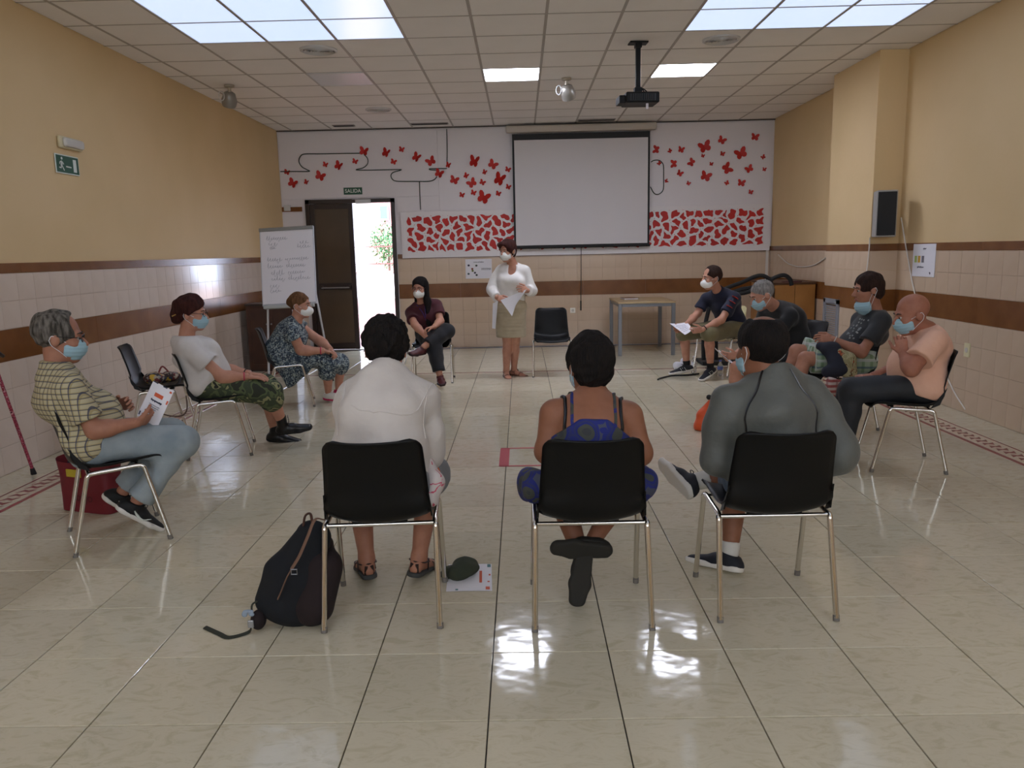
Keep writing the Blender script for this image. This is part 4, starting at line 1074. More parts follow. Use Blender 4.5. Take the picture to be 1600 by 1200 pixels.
class Person:
    def __init__(p, label, hip, fwd, neck, head, face, pitch=0, roll=0, skin='light', hs=1.0, sw=.175, girth=1.0, belly=0, bust=0, chest=None, bend=0.0, arms=None, legs=None, sf=1.0, standing=False, group=None, ch=None):
        p.hip = V(*hip); p.fwd = nrm(V(math.cos(rad(fwd)), math.sin(rad(fwd)), 0)); p.side = V(p.fwd[1], -p.fwd[0], 0)   # side: the person's right
        cha = fwd if chest is None else chest
        p.cf = V(math.cos(rad(cha)), math.sin(rad(cha)), 0); p.cs = V(p.cf[1], -p.cf[0], 0)
        p.neck = V(*neck); p.H = V(*head); p.skin = SK[skin]; p.hs = hs; p.up = nrm(p.neck-p.hip)
        p.cs = nrm(p.cs-p.up*(p.cs@p.up)); p.cfn = nrm(np.cross(p.up, p.cs)); p.g = girth; p.belly = belly; p.bust = bust; p.sw = sw; p.bend = bend; p.sf = sf; p.standing = standing
        a, t, r = rad(face), rad(pitch), rad(roll)
        fy = V(math.cos(a)*math.cos(t), math.sin(a)*math.cos(t), math.sin(t)); fx = V(math.sin(a), -math.cos(a), 0); fz = np.cross(fx, fy)
        fx, fz = fx*math.cos(r)-fz*math.sin(r), fz*math.cos(r)+fx*math.sin(r)
        p.RH = np.stack([fx, fy, fz], 1)
        p.clip = []
        if ch: c_, f_, r_c = CH[ch]; p.clip = [(V(0, 0, .447), V(0, 0, -1)), (c_-f_*.172+V(0, 0, .47), -f_*.96-V(0, 0, .24))]
        sh = p.neck-p.up*.082
        p.S = {1: sh+p.cs*sw+p.cfn*.01, -1: sh-p.cs*sw+p.cfn*.01}
        hw = .088*min(p.g, 1.15)
        p.HJ = {1: p.hip+p.side*hw, -1: p.hip-p.side*hw}
        p.E, p.W = {}, {}; p.K, p.A, p.Tt, p.U = {}, {}, {}, {}
        for s in (1, -1):
            p.E[s], p.W[s] = [V(*q) for q in arms[s][:2]]; p.K[s], p.A[s], p.Tt[s] = [V(*q) for q in legs[s][:3]]; p.U[s] = V(*legs[s][3]) if len(legs[s]) > 3 else None
        def shorten(a, b, L, tol=.22):
            l = np.linalg.norm(b-a); lim = L*(1+tol); lo = L*(1-tol)
            return a+(b-a)*(lim/l) if l > lim else b
        p.base = V(p.hip[0], p.hip[1], 0)
        p.root = empty('person', p.base, 0, label, 'person', group)
        msg = [f'{np.linalg.norm(a-b):.2f}' for a, b in ((p.hip, p.neck), (p.neck, p.H), (p.S[1], p.E[1]), (p.E[1], p.W[1]), (p.S[-1], p.E[-1]), (p.E[-1], p.W[-1]), (p.HJ[1], p.K[1]), (p.K[1], p.A[1]), (p.HJ[-1], p.K[-1]), (p.K[-1], p.A[-1]))]
        if DEBUG: print('P', label[:34].ljust(34), 'hip', p.hip.round(2), 'neck', p.neck.round(2), 'spine/nk', msg[:2], 'armR', msg[2:4], 'armL', msg[4:6], 'legR', msg[6:8], 'legL', msg[8:10])
        p.hands = {}; p.R = 1.0
    def hl(p, x, y=None, z=None):
        v = V(*x) if y is None else V(x, y, z); return p.H+p.RH@(v*p.hs)
    def he(p, c, r): return ell(p.hl(c), np.array(r)*p.hs, p.RH)
    def hc(p, a, b, ra, rb=None): return cap(p.hl(a), p.hl(b), ra*p.hs, (rb or ra)*p.hs)
    def torso(p, e=0.0, k=1.0):
        g = p.g; up, cs, cf, hs, hf = p.up, p.cs, p.cfn, p.side, p.fwd; L = np.linalg.norm(p.neck-p.hip); h = p.hip
        a = h+up*.22*L-cf*p.bend*.5; b = h+up*.62*L-cf*p.bend; c = h+up*.86*L-cf*p.bend*.4
        ms = nrm(hs+cs)
        ck = p.clip if p.clip else []
        P = [(ecap(h+up*(.03 if p.clip else -.02), a, .165*g+e, .118*g+e, .15*g+e, .108*g+e, hs), ck, .05),
             (ecap(a, b, .15*g+e, .108*g+e, p.sw*.86*(g*.3+.7)+e, .112*(g*.5+.5)+e, ms), ck, .05),
             (ecap(b, c, p.sw*.86*(g*.3+.7)+e, .112*(g*.5+.5)+e, p.sw*.72+e, .078+e, cs), [], .05)]
        for s in (1, -1):
            P.append((cap(p.neck-up*.035+cs*s*.025, p.S[s]-cs*s*.02, .042+e, .046+e), [], .045))
            P.append((ell(p.S[s]-up*.02-cs*s*.022, (.048+e, .054+e, .07+e), np.stack([cs, cf, up], 1)), [], .04))
        P.append((ell(h-hf*.02-V(0, 0, .015), (.168*g+e, .115*g+e, .095+e), np.stack([hs, hf, V(0, 0, 1)], 1)), ck, .05))
        if p.belly: P.append((ell(h+up*.2*L+cf*(.05+p.belly*.5), (.14*g+e, .07+p.belly*.6+e, .15+e), np.stack([ms, cf, up], 1)), [], .06))
        if p.bust:
            for s in (1, -1): P.append((ell(h+up*.6*L+cf*(.075+p.bust*.4)+cs*s*.075, (.07+e, .045+p.bust+e, .07+e), np.stack([cs, cf, up], 1)), [], .04))
        return P
    def neckprims(p, e=0.0):
        return [(cap(p.neck-p.up*.03, p.hl(0, -.022, -.07), .056+e, .052+e), [], .03)]
    def arm(p, s, e=0.0, f0=1.0, f1=1.0, k=.03, flare=0.0):
        """upper arm to fraction f0, forearm to fraction f1 (0: none)"""
        S, E, W = p.S[s], p.E[s], p.W[s]; r = p.R; P = []
        q = S+(E-S)*f0
        P.append((cap(S, q, .046*r+e, (.046-.006*f0)*r+e+flare), [(q, E-S)] if f0 < 1 or f1 == 0 else [], k))
        if f1 > 0:
            w = E+(W-E)*f1; m_ = E+(W-E)*min(.3, f1)
            P.append((cap(E, m_, .041*r+e, .041*r+e), [], k))
            P.append((cap(m_, w, .041*r+e, .041*r+e-(.014*r)*f1+flare), [(w, W-E)] if f1 < 1 else [], k))
        return P
    def leg(p, s, e=0.0, f0=1.0, f1=1.0, k=.03, flare=0.0, gl=1.0):
        h, K, A = p.HJ[s], p.K[s], p.A[s]; P = []; q = h+(K-h)*f0
        P.append((cap(h, q, .085*gl+e, (.085-.027*f0)*gl+e+flare), [(q, K-h)] if f0 < 1 or f1 == 0 else [], k))
        if f1 > 0:
            w = K+(A-K)*f1; m_ = K+(A-K)*min(.33, f1)
            bk = nrm(np.cross(np.cross(K-h, A-K), A-K)) if np.linalg.norm(np.cross(K-h, A-K)) > .02 else V(0, 0, 0)
            P.append((cap(K, m_, .054*gl+e, .056*gl+e), [], k))
            P.append((cap(m_, w, .056*gl+e, .056*gl+e-.022*f1+flare), [(w, A-K)] if f1 < 1 else [], k))
        return P
    def foot_frame(p, s, flat=None):
        A, T_ = p.A[s], p.Tt[s]; t = nrm(T_-A); u = nrm((p.K[s]-A)) if p.U[s] is None else nrm(p.U[s]); up = nrm(u-t*(u@t)); 
        # the sole's direction: turn the ankle-toe line so the ankle sits above the heel
        t2 = nrm(t*math.cos(.38)+up*math.sin(.38)); up2 = nrm(up*math.cos(.38)-t*math.sin(.38))
        return A, t2, up2, nrm(np.cross(t2, up2))
    def build_body(p, hands=None, bare_legs=True, h=.009, feet=False, cover=.022):
        P = p.torso(-cover)+p.neckprims()
        for s in (1, -1): P += p.arm(s); P += p.leg(s, k=.010)
        if feet:
            for s in (1, -1):
                A, t, u, x = p.foot_frame(s); f = p.sf
                P.append((cap(A, A-u*.045-t*.03, .036*f, .03*f), [], .02)); P.append((ecap(A+t*.02-u*.04, A+t*.12*f-u*.06, .034*f, .034*f, .043*f, .022*f, x), [], .02))
                P.append((ecap(A+t*.11*f-u*.062, A+t*.165*f-u*.066, .042*f, .02*f, .034*f, .014*f, x), [], .02))
        M1 = field(P, h, .03)
        parts = [M1, field(p.headprims(), .0052, .02)]
        for s in (1, -1):
            if s in p.hands:
                q = dict(p.hands[s]); v, f = field(hand(p.W[s], s=q.pop('s', 1.0), **q), .0038, .006); parts.append((v, f))
        v, f = join(parts)
        o = meshobj('body', v, f, p.skin, p.root, True, p.base); p.body = o; return o
    def snap(p, pts, target, off=.003):
        """lay points onto a garment's or the body's surface"""
        from mathutils.bvhtree import BVHTree
        me = target.data; bv = BVHTree.FromPolygons([v.co for v in me.vertices], [q.vertices for q in me.polygons]); out = []
        for q in pts:
            co, no, _, _ = bv.find_nearest(Vector(np.asarray(q)-p.base)); out.append(np.array(co)+np.array(no)*off+p.base)
        return out
    def headprims(p):
        P = [(p.he((0, -.014, .036), (.076, .096, .087)), [], .02), (p.he((0, .026, -.03), (.062, .068, .085)), [], .03), (p.he((0, .034, -.076), (.050, .054, .042)), [], .03), (p.he((0, .068, -.102), (.022, .018, .018)), [], .025),
             (p.hc((0, .090, .006), (0, .113, -.028), .009, .013), [], .012), (p.he((.010, .104, -.036), (.010, .012, .008)), [], .008), (p.he((-.010, .104, -.036), (.010, .012, .008)), [], .008),
             (p.hc((-.034, .080, .024), (.034, .080, .024), .011), [], .015), (p.he((.036, .062, -.03), (.024, .024, .024)), [], .02), (p.he((-.036, .062, -.03), (.024, .024, .024)), [], .02),
             (p.he((0, .088, -.066), (.024, .012, .012)), [], .012),
             (cap(p.neck-p.up*.01, p.hl(0, -.022, -.07), .056, .052), [], .03)]
        for s in (1, -1):
            P.append((p.he((s*.078, -.010, -.008), (.012, .021, .031)), [], .006)); P.append((p.hc((s*.085, -.024, .008), (s*.083, -.018, -.03), .006, .006), [], .006))
        return P
    def eyes(p, brow=M_BROW, lips=False):
        for s in (1, -1):
            e = G().sphere(p.hl(s*.031, .0785, .0005), .0105*p.hs, 14).obj('eye', M_EYE, p.root, True, base=p.base)
            G().sphere(p.hl(s*.031, .0865, .0005), .0060*p.hs, 10).obj('iris', M_IRIS, e, True, base=p.base)
            G().tube([p.hl(s*.012, .094, .023), p.hl(s*.032, .0935, .029), p.hl(s*.050, .080, .024)], [.003*p.hs, .004*p.hs, .002*p.hs], 6).obj('eyebrow', brow, p.root, True, base=p.base)
        if lips: G().tube([p.hl(-.024, .089, -.066), p.hl(-.01, .099, -.064), p.hl(.01, .099, -.064), p.hl(.024, .089, -.066)], [.003, .006, .006, .003], 8).obj('lips', M_LIP, p.root, True, base=p.base)
    def mask(p, kind='blue', low=0.0, tilt=0):
        m_ = M_MWHITE if kind in ('ffp', 'white') else M_MBLUE
        z = -low; ty = low*.12
        if kind == 'ffp':
            P = [(p.he((0, .045-ty, -.055+z), (.066, .062, .060)), [], .02), (p.he((0, .078-ty, -.05+z), (.030, .058, .044)), [], .03)]
        else:
            P = [(p.he((0, .038-ty, -.052+z), (.068, .072, .060)), [], .02), (p.he((0, .078-ty, -.045+z), (.036, .040, .040)), [], .03), (p.he((0, .055-ty, -.09+z), (.035, .035, .03)), [], .02)]
        fy, fz, fx = p.RH[:, 1], p.RH[:, 2], p.RH[:, 0]
        cl = [(p.hl(0, .030-ty, 0), -fy+fz*.1), (p.hl(0, .1, -.006+z), fz+fy*.15), (p.hl(0, .1, -.118+z), -fz)]
        dsp = (lambda Q: .0013*np.sin(((Q-p.H)@fz)/p.hs*330)) if kind != 'ffp' else None
        v, f = field(P, .0045, .02, clips=cl, disp=dsp)
        mo = meshobj('face_mask', v, f, m_, p.root, True, p.base)
        for s in (1, -1):
            g = G()
            g.tube(bez([p.hl(s*.064, .034-ty, -.018+z), p.hl(s*.077, .01, -.006+z*.6), p.hl(s*.089, -.022, .012), p.hl(s*.091, -.034, -.01)], 4), .0016, 5)
            g.tube(bez([p.hl(s*.056, .036-ty, -.09+z), p.hl(s*.075, .01, -.062+z*.6), p.hl(s*.088, -.022, -.035), p.hl(s*.091, -.034, -.01)], 4), .0016, 5)
            g.obj('ear_loop', M_STRAP, mo, True, base=p.base)
    def glasses(p, m_=M_GLASS, c=None):
        g = G()
        for s in (1, -1):
            g.tube([p.hl(s*.033+.026*math.cos(t)*(1+.1*math.cos(2*t)), .103-abs(.026*math.cos(t))*.12, .002+.018*math.sin(t)) for t in np.linspace(0, 2*PI, 16, endpoint=False)], .0021, 6, closed=True)
            g.tube([p.hl(s*.060, .098, .006), p.hl(s*.079, .05, .008), p.hl(s*.086, -.01, .010)], .0022, 6)
        g.tube([p.hl(-.008, .105, .004), p.hl(0, .107, .006), p.hl(.008, .105, .004)], .002, 6)
        g.obj('glasses', m_, p.root, True, base=p.base)
    def hair(p, m_, thick=.013, extra=(), subs=(), clips=None, curl=.0035, cf=90, line=((-.07, -.062), (.6, -.8)), h=.0062, name='hair'):
        P = [(p.he((0, -.016, .036), (.076+thick, .096+thick, .087+thick)), [], .02)]
        for q in extra: P.append(q if not isinstance(q[0], str) else (q, [], .03))
        RH = p.RH; (ly, lz), (ny, nz) = line
        pl = (p.hl(0, ly, lz), RH[:, 1]*ny+RH[:, 2]*nz)
        if clips is None:
            P[0] = (P[0][0], [pl], .02)
            sub = [(p.he((0, .112, .028), (.062, .05, .050)), .012, 0)]+list(subs)
        else: sub = list(subs); P[0] = (P[0][0], clips, .02)
        v, f = field(P, h, .02, subs=sub, disp=folds(curl, cf, 5) if curl else None)
        return meshobj(name, v, f, m_, p.root, True, p.base)
    def top(p, m_, f0=.7, f1=0, e=.013, flare=.012, fold=.0035, collar=True, hem=-.06, name='shirt', seed=1, h=.0085, subs=(), extra=(), loose=0.0, neckcut=.012, ak=.018):
        P = p.torso(e+loose)
        for s in (1, -1): P += p.arm(s, e, f0, f1, ak, flare)
        if collar: P.append((cap(p.neck-p.up*.03, p.neck+p.up*.03+p.cfn*.004, .062+e*.5, .060+e*.5), [], .02))
        P += list(extra)
        cl = [(p.neck+p.up*(neckcut+(.028 if collar else 0))-p.cfn*0, p.up-p.cfn*(-.35)), (p.hip+p.up*hem, -p.up+p.fwd*.25)]
        v, f = field(P, h, .03, clips=cl, subs=subs, disp=folds(fold, 26, seed) if fold else None)
        return meshobj(name, v, f, m_, p.root, True, p.base)
    def bottoms(p, m_, f0=1, f1=.95, e=.012, flare=.006, fold=.004, name='trousers', seed=2, gl=1.0, h=.009, extra=()):
        tt = p.torso(e); P = [(q[0], list(q[1])+[(p.hip+p.up*.11, p.up)], q[2]) for q in (tt[0], tt[7])]
        for s in (1, -1): P += p.leg(s, e, f0, f1, .035, flare, gl)
        P += list(extra)
        v, f = field(P, h, .04, disp=folds(fold, 30, seed) if fold else None)
        return meshobj(name, v, f, m_, p.root, True, p.base)
    def shoe(p, s, m_, sole, kind='sneaker', m2=None, L=1.0, off=0.0):
        A, t, u, x = p.foot_frame(s); f = p.sf*L
        z0 = -.082*1.0
        heel, ball, toe = A-t*.035*f+u*(z0+.012), A+t*.115*f+u*(z0+.012), A+t*.185*f+u*(z0+.014)
        low = A+u*(z0+.012)
        g1 = [(ecap(heel, ball, .036*f, .030, .046*f, .026, x), [], .015), (ecap(ball, toe, .046*f, .026, .036*f, .022, x), [], .015)]
        if kind == 'sandal':
            v, fc = field(g1, .006, .015, clips=[(A+u*(z0+.022), u), (A+u*z0, -u)]); so = meshobj('sandal', v, fc, sole, p.root, True, p.base)
            g = G(); 
            for q, w, hh in ((.10, .045, -.045), (.03, .041, -.012)):
                g.tube([A+t*q*f+x*w+u*(z0+.02), A+t*q*f+x*w*.9+u*(hh-.0), A+t*q*f+u*(hh+.018), A+t*q*f-x*w*.9+u*(hh-.0), A+t*q*f-x*w+u*(z0+.02)], .008, 6, flat=.35)
            g.tube([A+t*.03*f+x*.038+u*-.02, A-t*.02+x*.034+u*-.015, A-t*.045+u*-.012, A-t*.02-x*.034+u*-.015, A+t*.03*f-x*.038+u*-.02], .009, 6, flat=.4)
            g.tube([A-t*.04+x*.02+u*z0, A-t*.05+x*.012+u*-.02], .008, 6); g.tube([A-t*.04-x*.02+u*z0, A-t*.05-x*.012+u*-.02], .008, 6)
            g.obj('strap', m_, so, True, base=p.base); return so
        P = [(ecap(heel+u*.01, A+t*.06*f+u*(z0+.03), .034*f, .036, .041*f, .036, x), [], .025), (ecap(A+t*.05*f+u*(z0+.028), toe, .042*f, .036, .034*f, .022, x), [], .025),
             (cap(A+u*(z0+.04)-t*.008, A+u*(-.012 if kind == 'sneaker' else .06)-t*.004, .038*f, .042*f), [], .025)]
        topcut = -.008 if kind == 'sneaker' else .065
        if kind == 'slip': topcut = -.03
        v, fc = field(P, .006, .02, clips=[(A+u*topcut, u-t*.25), (A+u*(z0+.016), -u)])
        o = meshobj('shoe', v, fc, m_, p.root, True, p.base)
        sl = [(q[0], [], .015) for q in g1]
        v, fc = field([(ecap(heel, ball, .038*f, .034, .048*f, .032, x), [], .02), (ecap(ball, toe+t*.004, .048*f, .032, .038*f, .026, x), [], .02)], .006, .015, clips=[(A+u*(z0+.024), u), (A+u*(z0-.004), -u)])
        meshobj('sole', v, fc, sole, o, True, p.base)
        if kind != 'slip':
            g = G()
            for k in range(4 if kind == 'sneaker' else 6):
                q = A+t*(.045+.020*k)*f+u*(z0+.070-.008*k) if kind == 'sneaker' else (A+t*(.05+.004*k*0)*f+u*(-.03+.018*k) if k > 2 else A+t*(.06+.022*k)*f+u*(z0+.062-.007*k))
                g.tube([q+x*.018, q+u*.006, q-x*.018], .0028, 5)
            q = A+t*.045*f+u*(z0+.08); g.tube(bez([q, q+x*.02+u*.015, q+x*.035, q], 4), .002, 5); g.tube(bez([q, q-x*.02+u*.012, q-x*.035-u*.004, q], 4), .002, 5)
            g.obj('laces', m2 or m_, o, True, base=p.base)
        return o
    def sock(p, s, m_, a=.80, b=1.0):
        K, A = p.K[s], p.A[s]; v, f = field([(cap(K+(A-K)*a, A, .043, .040), [(K+(A-K)*a, K-A)], .02)], .007, .02)
        return meshobj('sock', v, f, m_, p.root, True, p.base)
    def band(p, s, m_, name='bracelet', frac=.93, r=.031, t=.004):
        E, W = p.E[s], p.W[s]; c = E+(W-E)*frac; n = nrm(W-E); a = nrm(np.cross(n, V(0, 0, 1)+n*.01)); b = np.cross(n, a)
        return G().tube([c+a*r*math.cos(q)+b*r*math.sin(q) for q in np.linspace(0, 2*PI, 16, endpoint=False)], t, 6, closed=True).obj(name, m_, p.root, True, base=p.base)
DEBUG = False
J = at
# --- seated man in the checked shirt, left foreground
c, f, r = CH['L1']; hip = c-f*.10+V(0, 0, .545)
P1 = Person('seated man in a checked shirt and pale jeans, holding a leaflet, left foreground', hip, 33, J(90, 575, 1.66), J(93, 527, 1.68), 24, -6, skin='tan', hs=1.06, sw=.19, girth=1.12, belly=.07, bend=.035,
    arms={1: (J(148, 673, 1.56), J(213, 660, 1.66)), -1: (J(150, 655, 1.92), J(186, 634, 1.93))}, legs={1: (J(284, 694, 1.84), J(214, 783, 1.73), J(246, 826, 1.83)), -1: (J(266, 676, 2.0), J(192, 768, 1.93), J(222, 810, 2.02))}, sf=1.12, ch='L1')
P1.hands = {1: dict(d=J(236, 654, 1.76)-P1.W[1], n=P1.cfn*.3+V(-.4, .6, .2), thumb=V(0, 0, 1)+P1.cfn*.3, curl=.75), -1: dict(d=J(210, 626, 1.88)-P1.W[-1], n=V(.4, -.9, -.1), thumb=V(0, 0, 1), curl=.6)}
P1.build_body()
P1.eyes(); P1.mask('blue'); P1.glasses()
P1.hair(HM['grey'], .012, subs=[(P1.he((0, .095, .085), (.075, .062, .055)), .015, 0)], line=((-.075, -.08), (.52, -.85)), curl=.004)
M_PLAID = plaid('checked_shirt', 'b3a98a', [(0, 36, .4, .3, '8f7f4c', .6), (2, 36, 0, .3, '8f7f4c', .6), (0, 36, .4, .14, '2c3654', .8), (2, 36, 0, .14, '2c3654', .8)])
P1.top(M_PLAID, .72, 0, .016, .02, .008, seed=3)
P1.bottoms(mat('pale_denim', '9aa3a6', .85, noise=(5, '7c888f', .35, .65), bump=(40, .4, .006)), f1=.92, e=.014, flare=.018, fold=.009, gl=.98)
M_BSHOE = mat('black_mesh', '0f0f10', .75, bump=(200, .3, .001)); M_WSOLE = mat('sole_white', 'd9d5cf', .6)
for s in (1, -1):
    so = P1.shoe(s, M_BSHOE, M_WSOLE)
    A, t, u, x = P1.foot_frame(s); x = x if x@V(.3, -1, 0) > 0 else -x
    pts = [(.00, -.040, .0028), (.02, -.052, .006), (.04, -.060, .008), (.06, -.062, .007), (.08, -.054, .004), (.10, -.040, .0015)]
    G().tube([A+t*(a+.0)*1.1+u*b+x*.047*(1-.0*a) for a, b, _ in pts], [w for _, _, w in pts], 6).obj('side_stripe', M_SIGNWHITE, so, True, base=P1.base)
P1.band(-1, M_GLASS, 'wrist_watch', .9, .031, .007)

# --- woman in white top and camouflage trousers
c, f, r = CH['L2']; hip = c-f*.09+V(0, 0, .545)
P2 = Person('seated woman in a loose white top and camouflage trousers, dark red hair, black boots', hip, 16, J(290, 527, 3.58), J(299, 490, 3.60), 8, -4, skin='pink', hs=1.02, sw=.17, girth=1.15, belly=.05, bust=.03, bend=.01,
    arms={1: (J(348, 590, 3.46), J(385, 589, 3.52)), -1: (J(352, 578, 3.72), J(388, 584, 3.68))}, legs={1: (J(420, 612, 3.60), J(442, 662, 3.72), J(482, 668, 3.78)), -1: (J(415, 605, 3.74), J(430, 674, 3.86), J(464, 690, 3.90))}, sf=1.0, ch='L2')
P2.R = 1.12
P2.hands = {1: dict(d=V(1, .25, -.12), n=V(0, 0, -1), thumb=V(-.2, 1, 0), curl=.18), -1: dict(d=V(1, -.1, -.1), n=V(0, 0, -1), thumb=V(0, -1, 0), curl=.2)}
P2.build_body(); P2.eyes(); P2.mask('blue'); P2.glasses()
P2.hair(HM['auburn'], .020, extra=[(P2.he((0, -.10, -.02), (.055, .05, .055)), [], .03), (P2.he((0, .02, .11), (.06, .055, .03)), [], .03)], curl=.005)
G().tube([P2.hl(.055, -.12, -.02), P2.hl(.062, -.09, -.005)], .008, 8, flat=.6).obj('hair_clip', mat('gold', 'b59a52', .4, .5), P2.root, base=P2.base)
M_WTOP = cloth('white_knit', 'd2cecb', 'c7c2bf', bump=(16, .5, .010))
P2.top(M_WTOP, .55, 0, .018, .028, .011, False, -.10, 'top', seed=5, loose=.008)
M_CAMO = blotch('camouflage', [(0, '2b3024'), (.42, '55603f'), (.5, '3b4431'), (.57, '8b8a63'), (.63, '20251d')], 9, dist=.6)
P2.bottoms(M_CAMO, f1=.28, e=.02, flare=.02, fold=.006)
M_BOOT = mat('black_leather', '0d0d0e', .35, bump=(90, .2, .002))
for s in (1, -1): P2.shoe(s, M_BOOT, M_RUBBER, 'boot')
P2.band(1, mat('pink_bracelet', 'b8304f', .5), 'bracelet', .90, .034, .005); P2.band(-1, M_GLASS, 'wrist_watch', .9, .033, .005)

# --- woman in patterned dress
c, f, r = CH['L3']; hip = c-f*.08+V(0, 0, .545)
P3 = Person('seated woman in a blue grey patterned dress with a hair bun, beside the flip chart', hip, 15, J(464, 501, 5.46), J(469, 477, 5.47), -4, -3, skin='pink', hs=1.0, sw=.165, girth=1.15, belly=.05, bust=.035,
    arms={1: (J(470, 548, 5.36), J(504, 548, 5.38)), -1: (J(500, 533, 5.66), J(516, 546, 5.52))}, legs={1: (J(511, 568, 5.50), J(513, 612, 5.58), J(535, 622, 5.56)), -1: (J(532, 562, 5.66), J(529, 606, 5.72), J(548, 614, 5.70))}, sf=.95, ch='L3')
P3.R = 1.15
P3.hands = {1: dict(d=V(.8, .5, -.25), n=V(0, 0, -1), thumb=V(-.4, 1, .2), curl=.5), -1: dict(d=V(.6, -.6, -.35), n=V(-.2, -.6, -1), thumb=V(-.6, -.4, .4), curl=.6)}
P3.build_body(); P3.eyes(); P3.mask('ffp')
P3.hair(HM['fair'], .010, extra=[(P3.he((0, -.105, .03), (.035, .035, .04)), [], .02)], curl=.002)
M_DRESS3 = blotch('speckled_dress', [(0, '1f2a38'), (.2, '41505c'), (.42, '7d8a90'), (.6, '2c3646'), (.8, '9aa39e')], 85, vor='cell', dist=1)
dn = V(0, 0, -1)
P3.top(M_DRESS3, .30, 0, .014, .016, .003, False, -.08, 'dress', seed=8)
mk = (P3.K[1]+P3.K[-1])/2
v, q = field([(ecap(P3.hip, mk, .20, .12, .19, .085, P3.side), [], .05), (ecap(P3.HJ[1]+P3.side*.07-V(0, 0, .02), P3.HJ[1]+P3.fwd*.18+P3.side*.06+dn*.24, .10, .06, .16, .035, P3.fwd), [], .05), (ecap(P3.K[1]+P3.side*.02, P3.K[1]+dn*.10, .08, .08, .085, .08, P3.side), [], .05), (ecap(P3.K[-1], P3.K[-1]+dn*.08, .075, .08, .08, .08, P3.side), [], .05)], .009, .05, disp=folds(.006, 30, 4))
meshobj('skirt', v, q, M_DRESS3, P3.root, True, P3.base)
M_PINKSH = mat('magenta_canvas', 'c21f5c', .6); M_WSH = mat('shoe_white', 'd6d2cc', .6)
P3.shoe(1, M_WSH, M_PINKSH); P3.shoe(-1, M_PINKSH, M_WSH)
P3.band(1, MATS['pink_bracelet'], 'bracelet', .93, .033, .006)

# --- woman in burgundy top, sitting cross-legged
c, f, r = CH['L4']; hip = c-f*.08+V(0, 0, .545)
P4 = Person('seated woman in a burgundy top with long dark hair and white mask, legs crossed', hip, -88, J(658, 472, 6.80), J(656, 450, 6.72), -105, -8, skin='pink', hs=.98, sw=.165, girth=1.0, bust=.025,
    arms={1: (J(648, 507, 6.60), J(666, 527, 6.42)), -1: (J(688, 502, 6.66), J(678, 511, 6.46))}, legs={1: (J(679, 546, 6.46), J(687, 586, 6.36), J(692, 604, 6.16)), -1: (J(698, 517, 6.58), J(662, 542, 6.34), J(645, 552, 6.22))}, sf=.98, ch='L4')
P4.hands = {1: dict(d=V(.5, -.5, -.35), n=V(.1, .3, -1), thumb=V(.6, .5, .3), curl=.7), -1: dict(d=V(-.8, -.4, -.1), n=V(0, -.2, -1), thumb=V(0, -.7, .5), curl=.8)}
P4.build_body(); P4.eyes(); P4.mask('ffp'); P4.glasses(mat('glasses_red', '4a1518', .4))
P4.hair(HM['black'], .012, extra=[(ecap(P4.hl(-.05, -.02, .04), P4.hl(-.075, -.01, -.16), .035, .055, .035, .04, P4.RH[:, 0]), [], .04), (ecap(P4.hl(-.075, -.01, -.16), P4.hl(-.085, .05, -.42), .036, .04, .03, .025, P4.RH[:, 0]), [], .04), (ecap(P4.hl(.05, -.04, .04), P4.hl(.068, -.03, -.15), .03, .05, .025, .035, P4.RH[:, 0]), [], .04), (ecap(P4.hl(0, -.07, 0), P4.hl(0, -.075, -.20), .07, .04, .06, .03, P4.RH[:, 0]), [], .04)], curl=.003)
P4.top(cloth('burgundy_cotton', '4a1420', '3d101a'), .62, 0, .014, .014, .004, False, seed=11)
M_BLKTR = cloth('black_cotton', '121216', '1a1a20')
P4.bottoms(M_BLKTR, f1=.86, e=.021, flare=.012, fold=.005)
M_BURG = mat('burgundy_leather', '4d1a1e', .45); 
for s in (1, -1): P4.shoe(s, M_BURG, mat('sole_dark_red', '2c1214', .7), m2=M_BURG)
G().tube(bez([P4.neck+P4.cfn*.06+P4.cs*.05, P4.hip+P4.up*.32+P4.cfn*.14, P4.hip+P4.up*.22+P4.cfn*.15+P4.cs*-.01, P4.hip+P4.up*.32+P4.cfn*.14-P4.cs*.03, P4.neck+P4.cfn*.06-P4.cs*.05], 5), .004, 5).obj('lanyard', mat('violet_strap', '3f2f73', .7), P4.root, base=P4.base)

# --- standing woman
P5 = Person('standing woman in a white blouse and beige skirt, white mask, holding papers', J(797, 478, 6.98), -93, J(802, 413, 7.0), J(793, 392, 6.93), -127, -6, skin='pink', hs=.98, sw=.142, girth=.9, bust=.015, chest=-98,
    arms={1: (J(768, 452, 6.98), J(777, 465, 6.78)), -1: (J(831, 455, 6.98), J(824, 454, 6.76))}, legs={1: (J(793, 533, 7.0), J(791, 579, 7.0), J(795, 591, 6.86)), -1: (J(805, 533, 7.03), J(803, 577, 7.1), J(817, 585, 7.04))}, sf=.92, standing=True)
P5.hands = {1: dict(d=V(.8, -.35, -.35), n=V(.2, .8, -.4), thumb=V(.1, -.2, 1), curl=.7), -1: dict(d=V(-.6, -.5, .2), n=V(-.2, .9, -.2), thumb=V(-.2, -.2, 1), curl=.7)}
P5.build_body(feet=True, cover=.008); P5.eyes(); P5.mask('white')
P5.hair(HM['auburn'], .018, extra=[(P5.he((0, -.05, -.02), (.082, .06, .075)), [], .03), (P5.he((.03, .075, .075), (.05, .03, .03)), [], .03)], curl=.004, line=((-.07, -.085), (.5, -.86)))
M_BLOUSE = cloth('white_blouse', 'e2dfdb', 'd9d5d0')
